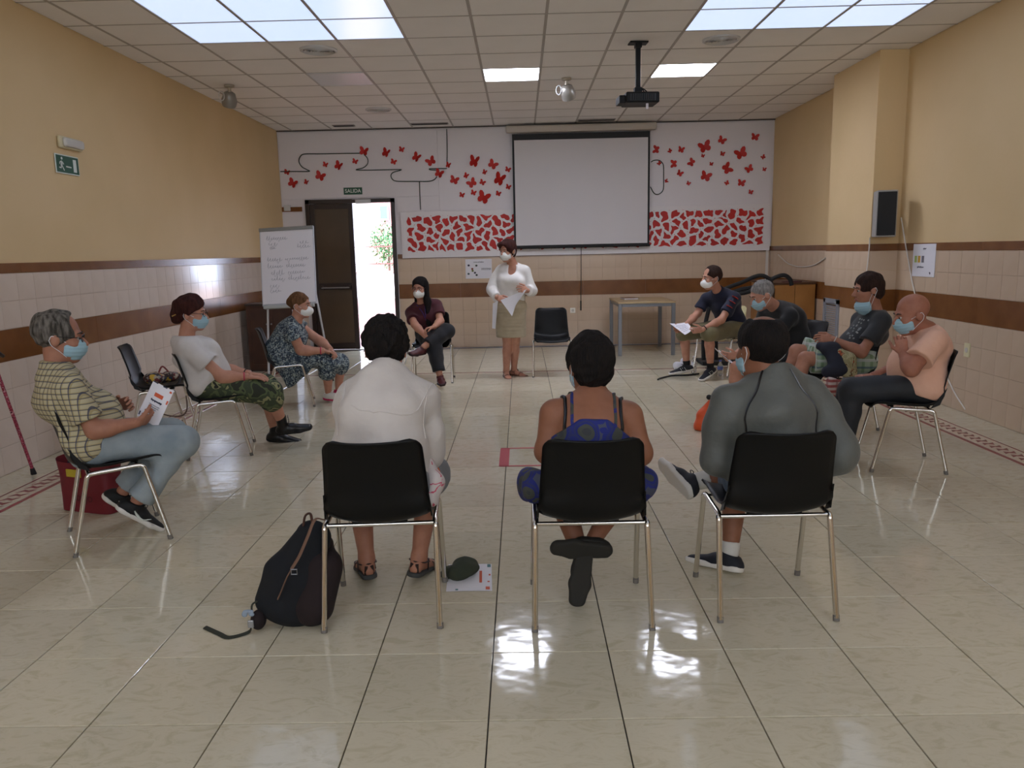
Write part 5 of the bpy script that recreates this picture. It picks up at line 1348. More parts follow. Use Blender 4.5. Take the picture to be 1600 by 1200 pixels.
P5.top(M_BLOUSE, 1, .93, .016, .012, .006, False, .10-.17, 'blouse', seed=15, loose=.004, subs=[(ell(P5.neck+P5.cfn*.095-P5.up*.04, (.05, .06, .10), np.stack([P5.cs, P5.cfn, P5.up], 1)), .012, 0)])
v, q = field([(ecap(P5.hip+V(0, 0, .08), P5.hip, .155, .115, .19, .135, P5.side), [], .04), (ecap(P5.hip, (P5.K[1]+P5.K[-1])/2, .19, .135, .175, .12, P5.side), [((P5.K[1]+P5.K[-1])/2+V(0, 0, .05), V(0, 0, -1))], .04)], .009, .04, disp=lambda Q: .0018*np.sin(Q[:, 2]*150))
meshobj('skirt', v, q, cloth('beige_linen', 'b5a890', 'a89b83'), P5.root, True, P5.base)
M_SANDAL = mat('brown_sandal', '5b3324', .5)
for s in (1, -1): P5.shoe(s, M_SANDAL, M_SANDAL, 'sandal')

# --- man in navy polo
hip = J(1145, 513, 6.98); hip[2] = .545
P6 = Person('seated man in a navy polo and khaki shorts, white mask, reading a sheet', hip, 222, J(1122, 456, 6.80), J(1112, 434, 6.72), 192, -6, skin='pink', hs=1.05, sw=.195, girth=1.05, bend=.03, chest=228,
    arms={1: (J(1090, 490, 6.92), J(1066, 514, 6.72)), -1: (J(1127, 500, 6.55), J(1098, 515, 6.46))}, legs={1: (J(1069, 521, 6.82), J(1073, 569, 6.82), J(1050, 584, 6.80)), -1: (J(1108, 522, 6.50), J(1110, 573, 6.52), J(1096, 595, 6.40))}, sf=1.08, ch='R1')
P6.hands = {1: dict(d=V(-.9, -.4, -.1), n=V(.5, -.5, .3), thumb=V(0, -.3, 1), curl=.6), -1: dict(d=V(-1, .1, -.1), n=V(.2, 1, .2), thumb=V(0, .2, 1), curl=.6)}
P6.build_body(); P6.eyes(); P6.mask('ffp')
P6.hair(HM['brown'], .012, subs=[(P6.he((0, .09, .085), (.07, .055, .05)), .015, 0)], curl=.002)
M_NAVY = cloth('navy_pique', '11152b', '161b34')
P6.top(M_NAVY, .68, 0, .014, .014, .005, seed=18)
M_REDM = mat('red_print', 'b5362c', .6)
for k in range(3):
    S, E_ = P6.S[-1], P6.E[-1]; n = nrm(E_-S); a = V(-.25, -1, .1); a = nrm(a-n*(a@n)); b_ = np.cross(n, a); c_ = S+(E_-S)*(.12+.2*k)
    G().tube([c_+(a*math.cos(q)+b_*math.sin(q))*(.071-.001*k) for q in np.linspace(-.5, .5, 6)], .020, 6, flat=.25).obj('sleeve_mark', M_REDM, P6.root, True, base=P6.base)
P6.bottoms(cloth('khaki', '6f6749', '655d41'), f0=1, f1=.03, e=.018, flare=.014, name='shorts')
M_NAVSH = mat('navy_mesh', '10141f', .7, bump=(200, .3, .001))
for s in (1, -1):
    so = P6.shoe(s, M_NAVSH, M_WSOLE); P6.sock(s, mat('black_sock', '121214', .9), .88)
    A, t, u, x = P6.foot_frame(s); x = x if x@V(-.2, -1, 0) > 0 else -x
    for k in range(3): G().tube([A+t*(.03+.025*k)+u*-.062+x*.048, A+t*(.045+.025*k)+u*-.025+x*.038], .005, 6, flat=.5).obj('side_stripe', M_SIGNWHITE, so, base=P6.base)
P6.band(-1, M_GLASS, 'wrist_watch', .9, .033, .006)

# --- man in black shirt, bending forward
c, f, r = CH['R2']; hip = c-f*.02+V(0, 0, .545)
P7 = Person('seated man in a black shirt with short grey hair, leaning forward with a sheet', hip, 200, J(1211, 478, 4.86), J(1191, 461, 4.78), 186, -24, skin='pink', hs=1.04, sw=.185, girth=1.1, bend=.06, belly=.03,
    arms={1: (J(1180, 530, 5.15), J(1150, 553, 4.98)), -1: (J(1192, 545, 4.62), J(1152, 556, 4.68))}, legs={1: (J(1165, 565, 5.05), J(1160, 625, 5.0), J(1140, 640, 4.95)), -1: (J(1150, 574, 4.78), J(1146, 630, 4.8), J(1125, 645, 4.75))}, sf=1.05, ch='R2')
P7.hands = {-1: dict(d=V(-1, 0, 0), n=V(.2, .9, .3), thumb=V(0, 0, 1), curl=.6), 1: dict(d=V(-1, -.3, -.1), n=V(0, -.5, -.6), thumb=V(0, -.4, 1), curl=.7)}
P7.build_body(); P7.eyes(); P7.mask('blue')
P7.hair(HM['ash'], .006, curl=.001, line=((-.07, -.055), (.6, -.8)))
M_BLKSH = cloth('black_shirt', '0e0e10', '151517')
P7.top(M_BLKSH, .72, 0, .014, .014, .004, False, seed=21)
P7.bottoms(cloth('grey_shorts', '3c3d40', '343539'), f0=.85, f1=0, e=.016, flare=.014, name='shorts')
for s in (1, -1): P7.shoe(s, M_BSHOE, M_WSOLE)
P7.band(-1, M_GLASS, 'wrist_watch', .9, .033, .005)

# --- man with printed dark tee, leaning back
hip = J(1337, 570, 4.12); hip[2] = .53
P8 = Person('man in a dark printed tee and patterned shorts, blue mask pulled under his chin', hip, 183, J(1369, 486, 4.14), J(1356, 452, 4.12), 178, -8, skin='tan', hs=1.05, sw=.185, girth=1.08, belly=.04, bend=.02,
    arms={-1: (J(1346, 551, 3.90), J(1301, 530, 3.98)), 1: (J(1335, 540, 4.36), J(1300, 538, 4.16))}, legs={1: (J(1244, 548, 4.22), J(1228, 610, 4.15), J(1205, 635, 4.1)), -1: (J(1258, 560, 4.02), J(1235, 625, 3.95), J(1210, 650, 3.9))}, sf=1.05, ch='R3')
P8.hands = {-1: dict(d=V(-1, .1, .12), n=V(0, .8, -.5), thumb=V(0, .2, 1), curl=.6), 1: dict(d=V(-.9, -.4, -.1), n=V(0, -.5, -.7), thumb=V(-.2, -.6, .6), curl=.6)}
P8.build_body(); P8.eyes(lips=True); P8.mask('blue', .075)
P8.hair(HM['brown'], .013, extra=[(P8.he((0, -.07, -.03), (.07, .05, .06)), [], .03)], curl=.004, line=((-.07, -.09), (.52, -.85)))
M_TEE = cloth('charcoal_tee', '26282b', '1f2124')
te = P8.top(M_TEE, .66, 0, .016, .018, .005, False, seed=25)
g = G(); rr = np.random.default_rng(4)
for k in range(26):
    a_, b_ = rr.uniform(-.07, .07), rr.uniform(.12, .34); pz = P8.hip+P8.up*(b_+.02)+P8.cfn*(.158+.012*math.sin(b_*9)-abs(a_)*.28)-P8.cs*(a_+.05)
    g.sphere(P8.snap([pz], te, -.002)[0], (.009, .009, .009), 6)
g.obj('shirt_print', mat('print_grey', '8f9391', .7), P8.root, base=P8.base)['kind'] = 'stuff'
M_SH8 = plaid('madras_shorts', '8fa08a', [(0, 16, .2, .35, '5f7d58', .7), (2, 18, 0, .3, '2f4a66', .7), (1, 16, .2, .3, 'c9d3cf', .6), (2, 9, 0, .2, 'd8dcd5', .5)])
P8.bottoms(M_SH8, f0=.86, f1=0, e=.03, flare=.02, fold=.006, name='shorts')
for s in (1, -1): P8.shoe(s, M_BSHOE, M_WSOLE)
P8.band(-1, mat('pale_bracelet', 'c9c4bd', .5), 'bracelet', .93, .035, .004)

# --- bald man in peach shirt
c, f, r = CH['R4']; hip = c-f*.10+V(0, 0, .545)
P9 = Person('bald man in a peach shirt and black trousers, blue mask, one hand at his chin', hip, 169, J(1450, 512, 2.88), J(1425, 491, 2.86), 176, -14, skin='ruddy', hs=1.05, sw=.185, girth=1.15, belly=.06, bend=.03,
    arms={-1: (J(1424, 577, 2.62), J(1411, 553, 2.72)), 1: (J(1398, 580, 3.10), J(1364, 588, 3.0))}, legs={1: (J(1330, 608, 3.06), V(2.28, 3.12, .10), V(2.08, 3.14, .03)), -1: (J(1331, 609, 2.86), V(2.27, 2.86, .10), V(2.07, 2.87, .03))}, sf=1.08, ch='R4')
P9.R = 1.1
P9.hands = {-1: dict(d=V(-.1, .25, 1), n=V(.3, .9, 0), thumb=V(-1, 0, .2), curl=.85), 1: dict(d=V(-1, -.1, .05), n=V(0, 0, -1), thumb=V(0, -1, 0), curl=.35)}
P9.build_body(); P9.eyes(); P9.mask('blue')
P9.top(cloth('peach_cotton', 'e2b49c', 'dba98f', bump=(14, .5, .012)), .62, 0, .018, .018, .012, False, seed=28)
M_BLKJ = mat('black_jeans', '14161a', .7, noise=(5, '22262c', .35, .7), bump=(40, .3, .005))
P9.bottoms(M_BLKJ, f1=.95, e=.014, flare=.01, fold=.005)
for s in (1, -1): P9.shoe(s, M_BSHOE, M_RUBBER)

# --- front row, person in whitish shirt
c, f, r = CH['F1']
P10 = Person('person with dark curly hair in a whitish shirt, seated in front, seen from behind', c-f*.07+V(0, 0, .55), 92, J(607, 586, .90), J(604, 546, .97), 90, -10, skin='tan', hs=.98, sw=.152, girth=1.0, bend=.05,
    arms={-1: (J(541, 700, .90), J(585, 715, 1.14)), 1: (J(667, 704, .92), J(640, 718, 1.14))}, legs={-1: (J(558, 745, 1.20), J(573, 873, 1.11), V(-.66, 1.27, .02)), 1: (J(673, 742, 1.18), J(655, 870, 1.12), V(-.33, 1.27, .02))}, sf=1.0, ch='F1')
P10.hands = {-1: dict(d=V(.5, .9, -.1), n=V(.3, 0, -1), thumb=V(1, -.4, .4), curl=.5), 1: dict(d=V(-.4, .9, -.1), n=V(-.3, 0, -1), thumb=V(-1, -.4, .4), curl=.5)}
P10.build_body(feet=True); P10.eyes(); P10.mask('white')
P10.hair(HM['black'], .019, h=.0052, curl=.0055, cf=170, line=((-.075, -.072), (.5, -.86)), extra=[(P10.he((0, .0, .09), (.07, .08, .05)), [], .03)])
sh = P10.top(cloth('whitish_shirt', 'c9c2bc', 'c0b8b2', bump=(14, .5, .012)), 1, .12, .018, .012, .014, seed=31, loose=.006, hem=-.03)
G().tube([P10.neck+P10.up*.03-P10.cfn*.066+P10.cs*a for a in (-.012, .012)], .008, 6).obj('collar_label', M_REDM, P10.root, base=P10.base)
up = P10.up; b = P10.neck
G().tube(P10.snap(bez([b-up*.02+P10.cs*-.19-P10.cfn*.02, b-up*.14-P10.cs*.12-P10.cfn*.1, b-up*.185-P10.cfn*.12, b-up*.14+P10.cs*.12-P10.cfn*.1, b-up*.02+P10.cs*.19-P10.cfn*.02], 8), sh, .0), .003, 6).obj('yoke_seam', MATS['whitish_shirt'], P10.root, True, base=P10.base)
for s in (1, -1): G().tube(P10.snap(bez([b-up*.05+P10.cs*s*.16-P10.cfn*.03, b-up*.14+P10.cs*s*.155-P10.cfn*.08, b-up*.26+P10.cs*s*.15-P10.cfn*.07], 8), sh, .0), .003, 6).obj('sleeve_seam', MATS['whitish_shirt'], P10.root, True, base=P10.base)
P10.bottoms(cloth('grey_sport_shorts', '77797c', '6c6e72'), f0=.92, f1=0, e=.022, flare=.014, name='shorts', gl=1.05)
q = P10.HJ[1]+(P10.K[1]-P10.HJ[1])*.55; n = nrm(P10.K[1]-P10.HJ[1]); a = nrm(np.cross(n, V(0, 0, 1))); b_ = np.cross(n, a)
G().tube([q+(a*math.cos(t_)+b_*math.sin(t_))*.098 for t_ in np.linspace(-1.3, .9, 9)], .006, 5).obj('orange_stripe', mat('orange', 'd8652a', .6), P10.root, base=P10.base)
for s in (1, -1): P10.shoe(s, mat('dark_brown_strap', '2e1d18', .7), mat('grey_sole', '3c3d3c', .8), 'sandal')

# --- front row, woman in blue strappy dress
c, f, r = CH['F2']
P11 = Person('woman with short dark hair in a blue strappy dress, bare shoulders, seen from behind', c-f*.07+V(0, 0, .55), 90, J(925, 616, .80), J(921, 571, .84), 107, -4, skin='brown', hs=.99, sw=.155, girth=1.06, bend=.02,
    arms={-1: (J(855, 705, .76), J(876, 722, 1.0)), 1: (J(1000, 708, .76), J(980, 722, 1.0))}, legs={-1: (J(868, 752, 1.14), J(908, 868, .93), J(903, 925, .84), V(-.05, 1, .0)), 1: (J(983, 752, 1.14), J(928, 842, .93), J(862, 858, .82), V(0, 1, .35))}, sf=.95, ch='F2')
P11.R = 1.15
P11.hands = {-1: dict(d=V(.4, .9, -.1), n=V(0, 0, -1), thumb=V(1, 0, 0), curl=.5), 1: dict(d=V(-.4, .9, -.1), n=V(0, 0, -1), thumb=V(-1, 0, 0), curl=.5)}
P11.build_body(cover=.002); P11.eyes(); P11.mask('blue'); P11.glasses()
P11.hair(HM['black'], .018, h=.0055, curl=.004, cf=130, line=((-.07, -.09), (.5, -.86)), extra=[(P11.he((0, -.05, -.03), (.075, .055, .06)), [], .03)])
m_ = blotch('blue_dress', [(0, '33363a'), (.22, '3f423c'), (.42, '18226a'), (.52, '252c5c'), (.62, '1a2470'), (.75, '44485a')], 13, vor=True, dist=1.5)
up = P11.up
P = P11.torso(.013)[:3]+[P11.torso(.013)[7]]
v, q = field(P, .0085, .04, clips=[(P11.neck-up*.105, up-P11.cfn*-.10), (P11.hip-up*.02, -up)]+[(P11.neck-up*.115+P11.cs*s_*.085, up*.8+P11.cs*s_*.6) for s_ in (1, -1)], disp=folds(.003, 40, 2), subs=[])
meshobj('dress_bodice', v, q, m_, P11.root, True, P11.base)
for s in (1, -1):
    b = P11.neck
    G().tube(P11.snap(bez([b-up*.13-P11.cfn*.11+P11.cs*s*.072, b-up*.06-P11.cfn*.09+P11.cs*s*.084, b+up*.02-P11.cfn*.03+P11.cs*s*.092, b-up*.03+P11.cfn*.06+P11.cs*s*.09, b-up*.14+P11.cfn*.11+P11.cs*s*.08], 5), P11.body, .002), .007, 6, flat=.4).obj('dress_strap', m_, P11.root, True, base=P11.base)
    G().tube(P11.snap(bez([b-up*.22-P11.cfn*.11+P11.cs*s*.112, b-up*.10-P11.cfn*.10+P11.cs*s*.118, b+up*.0-P11.cfn*.04+P11.cs*s*.122, b-up*.05+P11.cfn*.06+P11.cs*s*.115], 5), P11.body, .001), .0095, 8, flat=.8).obj('bra_strap', M_GLASS, P11.root, True, base=P11.base)
mk = (P11.K[1]+P11.K[-1])/2
v, q = field([(ecap(P11.hip, mk+V(0, -.08, 0), .21, .115, .22, .08, P11.side), [], .05)]+
    [(ecap(P11.HJ[s]+P11.side*s*.13+V(0, .05, -.02), P11.HJ[s]+P11.side*s*.15+V(0, .20, -.06), .05, .07, .055, .07, P11.side), [], .05) for s in (1, -1)]+[(ecap(P11.HJ[1]+P11.side*.15+V(0, .20, -.06), P11.HJ[1]+P11.side*.14+V(0, .26, -.17), .03, .05, .02, .05, P11.side), [], .03)], .009, .05, disp=folds(.007, 34, 4))
meshobj('dress_skirt', v, q, m_, P11.root, True, P11.base)
for s in (1, -1): P11.shoe(s, mat('dark_olive_shoe', '1d1c18', .7), mat('dark_sole', '23211c', .85), 'slip')

# --- front row, man in grey jacket
c, f, r = CH['F3']
P12 = Person('man with thinning crown in a grey jacket with black piping, legs crossed, seen from behind', c-f*.05+V(.03, 0, .55), 94, J(1203, 590, .86), J(1189, 545, .87), 112, -4, skin='brown', hs=1.06, sw=.176, girth=1.02, bend=.03, belly=.04, chest=95,
    arms={-1: (J(1124, 714, .84), J(1150, 722, 1.08)), 1: (J(1312, 715, .80), J(1268, 725, 1.04))}, legs={1: (J(1215, 722, 1.22), J(1090, 752, 1.20), J(1090, 752, 1.20)+V(-.136, .158, .03)), -1: (J(1150, 748, 1.26), J(1141, 862, 1.17), J(1102, 872, 1.25))}, sf=1.08, ch='F3')
P12.R = 1.0
P12.hands = {-1: dict(d=V(.3, .9, 0), n=V(0, 0, -1), thumb=V(1, 0, 0), curl=.5), 1: dict(d=V(-.5, .8, 0), n=V(0, 0, -1), thumb=V(-1, 0, 0), curl=.5)}
P12.build_body(cover=.035); P12.eyes(); P12.mask('blue')
P12.hair(HM['black'], .010, curl=.002, line=((-.07, -.075), (.55, -.83)), subs=[(P12.he((.0, -.02, .135), (.052, .062, .035)), .015, 0), (P12.he((0, .07, .11), (.055, .06, .05)), .015, 0)])
M_JKT = cloth('grey_jacket', '575954', '4f514d', .6, bump=(13, .55, .014))
jk = P12.top(M_JKT, 1, .55, .017, .010, .013, ak=.035, seed=35, loose=.0, hem=-.03)
for s in (1, -1):
    S = P12.S[s]; up = P12.up; Q = [P12.neck+up*.03-P12.cfn*.06+P12.cs*s*.05, P12.neck-up*.03-P12.cfn*.093+P12.cs*s*.09, S-up*.03-P12.cfn*.100-P12.cs*s*.055, S-up*.12-P12.cfn*.102-P12.cs*s*.035, S-up*.20-P12.cfn*.09-P12.cs*s*.02]
    G().tube(P12.snap(bez(Q, 5), jk, .001), .0045, 6).obj('piping', M_GLASS, P12.root, True, base=P12.base)
P12.bottoms(cloth('blue_shorts', '47607a', '3f5670'), f0=.85, f1=0, e=.02, flare=.014, name='shorts')
for s in (1, -1): P12.shoe(s, M_NAVSH, M_WSOLE, m2=M_NAVSH); P12.sock(s, mat('white_sock', 'c9c6c0', .9), .86)
# ---------------------------------------------------------------- things held, lying, standing
def sheet(name, cs, label, cat='paper', m=None, bow=.012, base=None):
    """a sheet of paper through four corners (top left, top right, bottom right, bottom left), slightly bowed"""
    a, b, c, d = [V(*q) for q in cs]; n = 8; nn = nrm(np.cross(b-a, d-a)); base = (a+b+c+d)/4 if base is None else base
    if nn@(CAM-base) < 0: nn = -nn
    pt = lambda u, v: (a*(1-u)+b*u)*(1-v)+(d*(1-u)+c*u)*v-nn*bow*(1-(2*u-1)**2)
    vs = []; fs = []
    for k in (0, 1):
        for i in range(n+1):
            for j in range(n+1): vs.append(pt(i/n, j/n)-nn*.0012*k)
    N_ = (n+1)**2
    for i in range(n):
        for j in range(n):
            q = i*(n+1)+j; fs += [(q, q+1, q+n+2, q+n+1), (N_+q, N_+q+n+1, N_+q+n+2, N_+q+1)]
    e = empty(name, base, 0, label, cat)
    meshobj('sheet', vs, fs, m or M_PAPER, e, True, base)
    return e, pt, nn, base
def patch(e, pt, nn, base, u0, u1, v0, v1, m, name='printed_block'):
    vs = [pt(u, v)+nn*.0010 for u, v in ((u0, v0), (u1, v0), (u1, v1), (u0, v1))]; meshobj(name, vs, [(0, 1, 2, 3)], m, e, False, base)
M_OR = mat('print_orange', 'cf5b36', .7); M_DK = mat('print_dark', '3a3f52', .7); M_TEAL = mat('print_teal', '4f7c80', .7)
e, pt, nn, B = sheet('leaflet', [J(240, 594, 1.86), J(272, 611, 1.90), J(246, 668, 1.80), J(214, 649, 1.76)], 'white printed leaflet with an orange block, held by the man in the checked shirt', 'leaflet')
patch(e, pt, nn, B, .30, .70, .24, .34, M_OR)
for k, (u0, u1, v0, v1) in enumerate([(0, .25, 0, .03), (.5, .7, .0, .03), (.02, .08, .85, .95), (.85, .95, .05, .1), (.9, .97, .3, .4)]): patch(e, pt, nn, B, u0, u1, v0, v1, [M_DK, M_DK, M_DK, M_OR, M_OR][k])
squiggle_obj('print_lines', [(.25, .45, .5, .05, 3)], M_DK, e, lambda u, v: pt(u, v)+nn*.0012-B, .0022)
squiggle_obj('small_print', [(.25, .56, .5, .02, 4), (.28, .61, .45, .02, 5), (.35, .66, .3, .02, 6)], M_INKG, e, lambda u, v: pt(u, v)+nn*.0012-B, .0008)
sheet('paper_sheet', [J(782, 469, 6.72), J(823, 452, 6.70), J(806, 476, 6.70), J(800, 494, 6.70)], 'white sheets held between the hands of the standing woman')
sheet('paper_sheet', [J(770, 474, 6.75), J(778, 470, 6.72), J(774, 514, 6.74), J(769, 513, 6.76)], 'white sheet hanging down beside the beige skirt', bow=.004)
e, pt, nn, B = sheet('paper_sheet', [J(1046, 505, 6.62), J(1073, 503, 6.80), J(1083, 514, 6.55), J(1070, 523, 6.42)], 'white sheet read by the man in the navy polo')
squiggle_obj('small_print', [(.2, .25+.13*k, .6, .03, 40+k) for k in range(5)], M_INKG, e, lambda u, v: pt(u, v)+nn*.0014-B, .0009)
sheet('paper_sheet', [J(1117, 543, 4.66), J(1124, 547, 4.86), J(1146, 567, 4.78), J(1138, 562, 4.60)], 'white sheet held by the man in the black shirt')
# sheet and cap on the floor
c4 = [atz(x, y, .002) for x, y in ((701, 882), (768, 881), (769, 923), (697, 924))]
e, pt, nn, B = sheet('leaflet', c4, 'white printed sheet lying on the floor beside the front left chair', 'leaflet', bow=-.001)
patch(e, pt, nn, B, .72, .78, .28, .72, M_OR); patch(e, pt, nn, B, .90, .98, .02, .14, M_TEAL); patch(e, pt, nn, B, .86, .95, .86, .96, M_OR); patch(e, pt, nn, B, .93, .97, .4, .46, M_OR); patch(e, pt, nn, B, .03, .08, .08, .4, M_OR); patch(e, pt, nn, B, .2, .26, .93, .98, M_TEAL); patch(e, pt, nn, B, .9, .95, .66, .7, M_OR)
c = atz(722, 900, .0); e = empty('cap', c, 0, 'crumpled dark olive cap lying on the printed sheet', 'cap')
M_OLIVE = mat('olive_cloth', '2f3527', .9, bump=(80, .4, .003))
def fo(name, prims, m, e, h=.005, k=.012, disp=None, **kw):
    b_ = np.array(e.location); v, q = field(prims, h, k, disp=disp, **kw); return meshobj(name, v, q, m, e, True, b_)
fo('crown', [ell(c+V(.01, .0, .035), (.075, .055, .034), rotz(.5)), ell(c+V(.03, .035, .048), (.045, .03, .03), rotz(.3)), ell(c+V(-.02, .03, .045), (.03, .03, .022)), ell(c+V(-.01, -.045, .025), (.05, .022, .02))], M_OLIVE, e, disp=folds(.005, 55, 3), clips=[(V(0, 0, .004), V(0, 0, -1))])
fo('brim', [ell(c+V(-.055, .0, .012), (.05, .06, .009), rotz(-.4)), ell(c+V(-.045, .045, .022), (.035, .03, .008), rotz(.4))], M_OLIVE, e, disp=folds(.003, 50, 5), clips=[(V(0, 0, .004), V(0, 0, -1))])

# backpack
B = V(-.74, .72, 0); e = empty('backpack', B, 0, 'dark navy and maroon backpack with tan straps standing left of the front left chair', 'backpack')
M_NB = mat('navy_canvas', '070b12', .9, bump=(150, .3, .001)); M_MAR = mat('maroon_canvas', '1b0e10', .9, bump=(150, .3, .001)); M_TAN = mat('tan_strap', '6e5140', .8); M_OS = mat('olive_strap', '2a2c22', .85)
sx_ = V(1, .1, .0)
fo('main_compartment', [ecap(J(452, 945, .70), J(464, 900, .72), .135, .085, .125, .085, sx_), ecap(J(464, 900, .72), J(490, 838, .75), .125, .085, .068, .06, sx_)], M_NB, e, h=.007, k=.03, clips=[(V(0, 0, .003), V(0, 0, -1))], disp=folds(.003, 30, 7))
fo('front_pocket', [ecap(J(490, 945, .69), J(504, 885, .73), .085, .085, .08, .08, sx_), ecap(J(505, 885, .78), J(508, 850, .80), .06, .07, .035, .05, sx_)], M_MAR, e, h=.007, k=.03, clips=[(V(0, 0, .003), V(0, 0, -1))], disp=folds(.003, 30, 9))
G().tube(bez([J(506, 812, .70)-B, J(492, 812, .665)-B, J(480, 840, .635)-B, J(468, 868, .615)-B, J(455, 890, .605)-B], 5), .009, 6, flat=.35).obj('shoulder_strap', M_TAN, e, True)
G().tube(bez([J(455, 890, .605)-B, J(447, 905, .60)-B, J(439, 925, .597)-B, J(434, 936, .60)-B], 5), .008, 6, flat=.35).obj('shoulder_strap', M_TAN, e, True)
q = J(460, 893, .60)-B; G().tube([q+V(.016*math.cos(t), -.004, .014*math.sin(t)) for t in (.8, 2.35, 3.9, 5.5)], .0028, 6, closed=True).obj('buckle', M_STEEL, e, True)
G().tube(bez([J(474, 822, .72)-B, J(477, 806, .73)-B, J(485, 803, .74)-B, J(488, 818, .74)-B], 5), .009, 6, flat=.5).obj('top_handle', mat('brown_handle', '4b3027', .8), e, True)
G().tube(bez([J(405, 938, .66)-B, J(394, 945, .64)-B, J(395, 960, .63)-B, J(403, 965, .62)-B], 5), .007, 6, flat=.4).obj('side_loop', M_OS, e, True)
P = [J(400, 962, .62)-B, J(393, 978, .61)-B, atz(388, 988, .006)-B, atz(358, 996, .005)-B, atz(342, 990, .005)-B, atz(320, 980, .005)-B]
G().tube(bez(P, 4), .010, 6, flat=.25).obj('loose_strap', M_OS, e, True)
q = J(392, 975, .60)-B; G().box(q, (.012, .004, .016), bev=.003).obj('buckle', M_STEEL, e)
fo('side_pouch', [ell(J(404, 968, .64), (.03, .04, .04))], M_MAR, e, clips=[(V(0, 0, .003), V(0, 0, -1))])
fo('ribbon', [ell(J(388, 955, .61), (.022, .006, .007)), ell(J(382, 960, .61), (.012, .006, .012)), ell(J(393, 960, .61), (.012, .006, .009))], mat('blue_ribbon', '8a98a8', .8), e, h=.003, k=.006)

# red bag under the left chair
bx = atz(139, 808, 0); B = V(-2.47, 2.22, 0); e = empty('shopping_bag', B, rad(-20), 'dark red shopping bag standing under the chair of the man in the checked shirt', 'bag')
M_RBAG = mat('red_bag', '6e1420', .6, bump=(20, .4, .006)); g = G(); w, d, hgt = .19, .07, .31
vs = []; n = 28
for i in range(9):
    z = .003+hgt*i/8; f_ = 1+.10*i/8
    for k in range(n):
        a = 2*PI*k/n; cx, sy_ = math.cos(a), math.sin(a); x = w*f_*np.sign(cx)*abs(cx)**.35; y = d*(1+.1*math.sin(z*20+a*2))*np.sign(sy_)*abs(sy_)**.45
        vs.append((x+.004*math.sin(z*30+a*5), y, z+.012*math.cos(a*2)*(i/8)))
fs = [(i*n+k, i*n+(k+1) % n, (i+1)*n+(k+1) % n, (i+1)*n+k) for i in range(8) for k in range(n)]+[tuple(range(n))[::-1]]
g.add(vs, fs); g.obj('bag_body', M_RBAG, e, True)
fo2 = G().sphere((0, 0, .285), (.17, .055, .03), 12); fo2.obj('contents', mat('dark_blue_cloth', '161a38', .9), e, True)
G().box((-.03, -.085, .245), (.055, .004, .022)).obj('yellow_print', mat('yellow_print', 'b5a02a', .6), e)
text('bag_lettering', 'bajo', .075, mat('dull_red_print', '4a1018', .7), e, (.03, -.083, .10), rotx(PI/2))

# patterned bag on the empty chair
c, f, r = CH['BAG']; B = c+f*.02+V(0, 0, .452); e = empty('handbag', B, rad(15), 'small multicoloured patterned handbag on the empty chair by the left wall', 'bag')
M_MULTI = blotch('patchwork_cloth', [(0, '3a2a26'), (.2, 'a89a86'), (.4, 'c9a23a'), (.5, '6a2f2f'), (.65, '8f8a84'), (.85, '2e3a4a')], 40, vor='cell', dist=1)
fo('bag_body', [ell(B+f*-.06+V(0, 0, .045), (.09, .11, .05), rotz(.3)), ell(B+f*.05+r*-.02+V(0, 0, .055), (.07, .09, .045), rotz(.8))], M_MULTI, e, disp=folds(.007, 50, 6), clips=[(V(0, 0, .452), V(0, 0, -1))])
G().tube(bez([V(.05, .05, .07), V(.0, .02, .14), V(-.03, -.02, .09)], 6), .007, 6).obj('handle', mat('red_brown_cord', '7a3330', .7), e, True)
G().tube(bez([V(.10, .12, .04), V(.13, .0, .055), V(.14, -.12, .02), V(.08, -.20, -.02)], 6), .010, 6, flat=.4).obj('belt', M_RUBBER, e, True)
P = [J(243, 618, 4.0), J(240, 636, 4.0), J(258, 648, 3.95), J(282, 650, 3.92), J(292, 640, 3.9), J(291, 618, 3.92)]; cable('strap_loop', P, .006, mat('strap_brown', '5b4a40', .8), 'brown strap loop hanging under the empty chair seat by the left wall', 6, 'strap')

# walking sticks
tip = atz(53, 741, 0); top = atx(0, 594, -3.40); d = nrm(top-tip); L = .90/d[2]; e = empty('walking_stick', (tip[0], tip[1], 0), 0, 'red patterned walking stick leaning on the left wall at the edge of the photo', 'walking stick'); B = V(tip[0], tip[1], 0)
tip = V(tip[0], tip[1], .012); G().tube([tip-B, tip-B+d*L*.93], .011, 12).obj('shaft', blotch('stick_pattern', [(0, '7a2230'), (.45, 'a8475a'), (.55, '4a1420'), (.62, 'c58a8f')], 45), e, True)
G().tube([tip-B-V(0, 0, .012), tip-B+d*.035], [.020, .014], 12).obj('rubber_tip', M_RUBBER, e, True)
hp = tip-B+d*L*.93; G().tube(bez([hp, hp+d*.03, hp+d*.03+V(0, .05, .01), hp+V(0, .11, .0)], 5), .013, 8).obj('handle', mat('stick_handle', '2a1a14', .5), e, True)
cable('walking_stick', [atz(1092, 584, .012), atz(1075, 586, .012), atz(1050, 587, .012), atz(1032, 591, .012), atz(1028, 593, .012)], .010, M_RUBBER, 'thin black stick lying on the floor beside the dark sneaker', 5, 'stick')

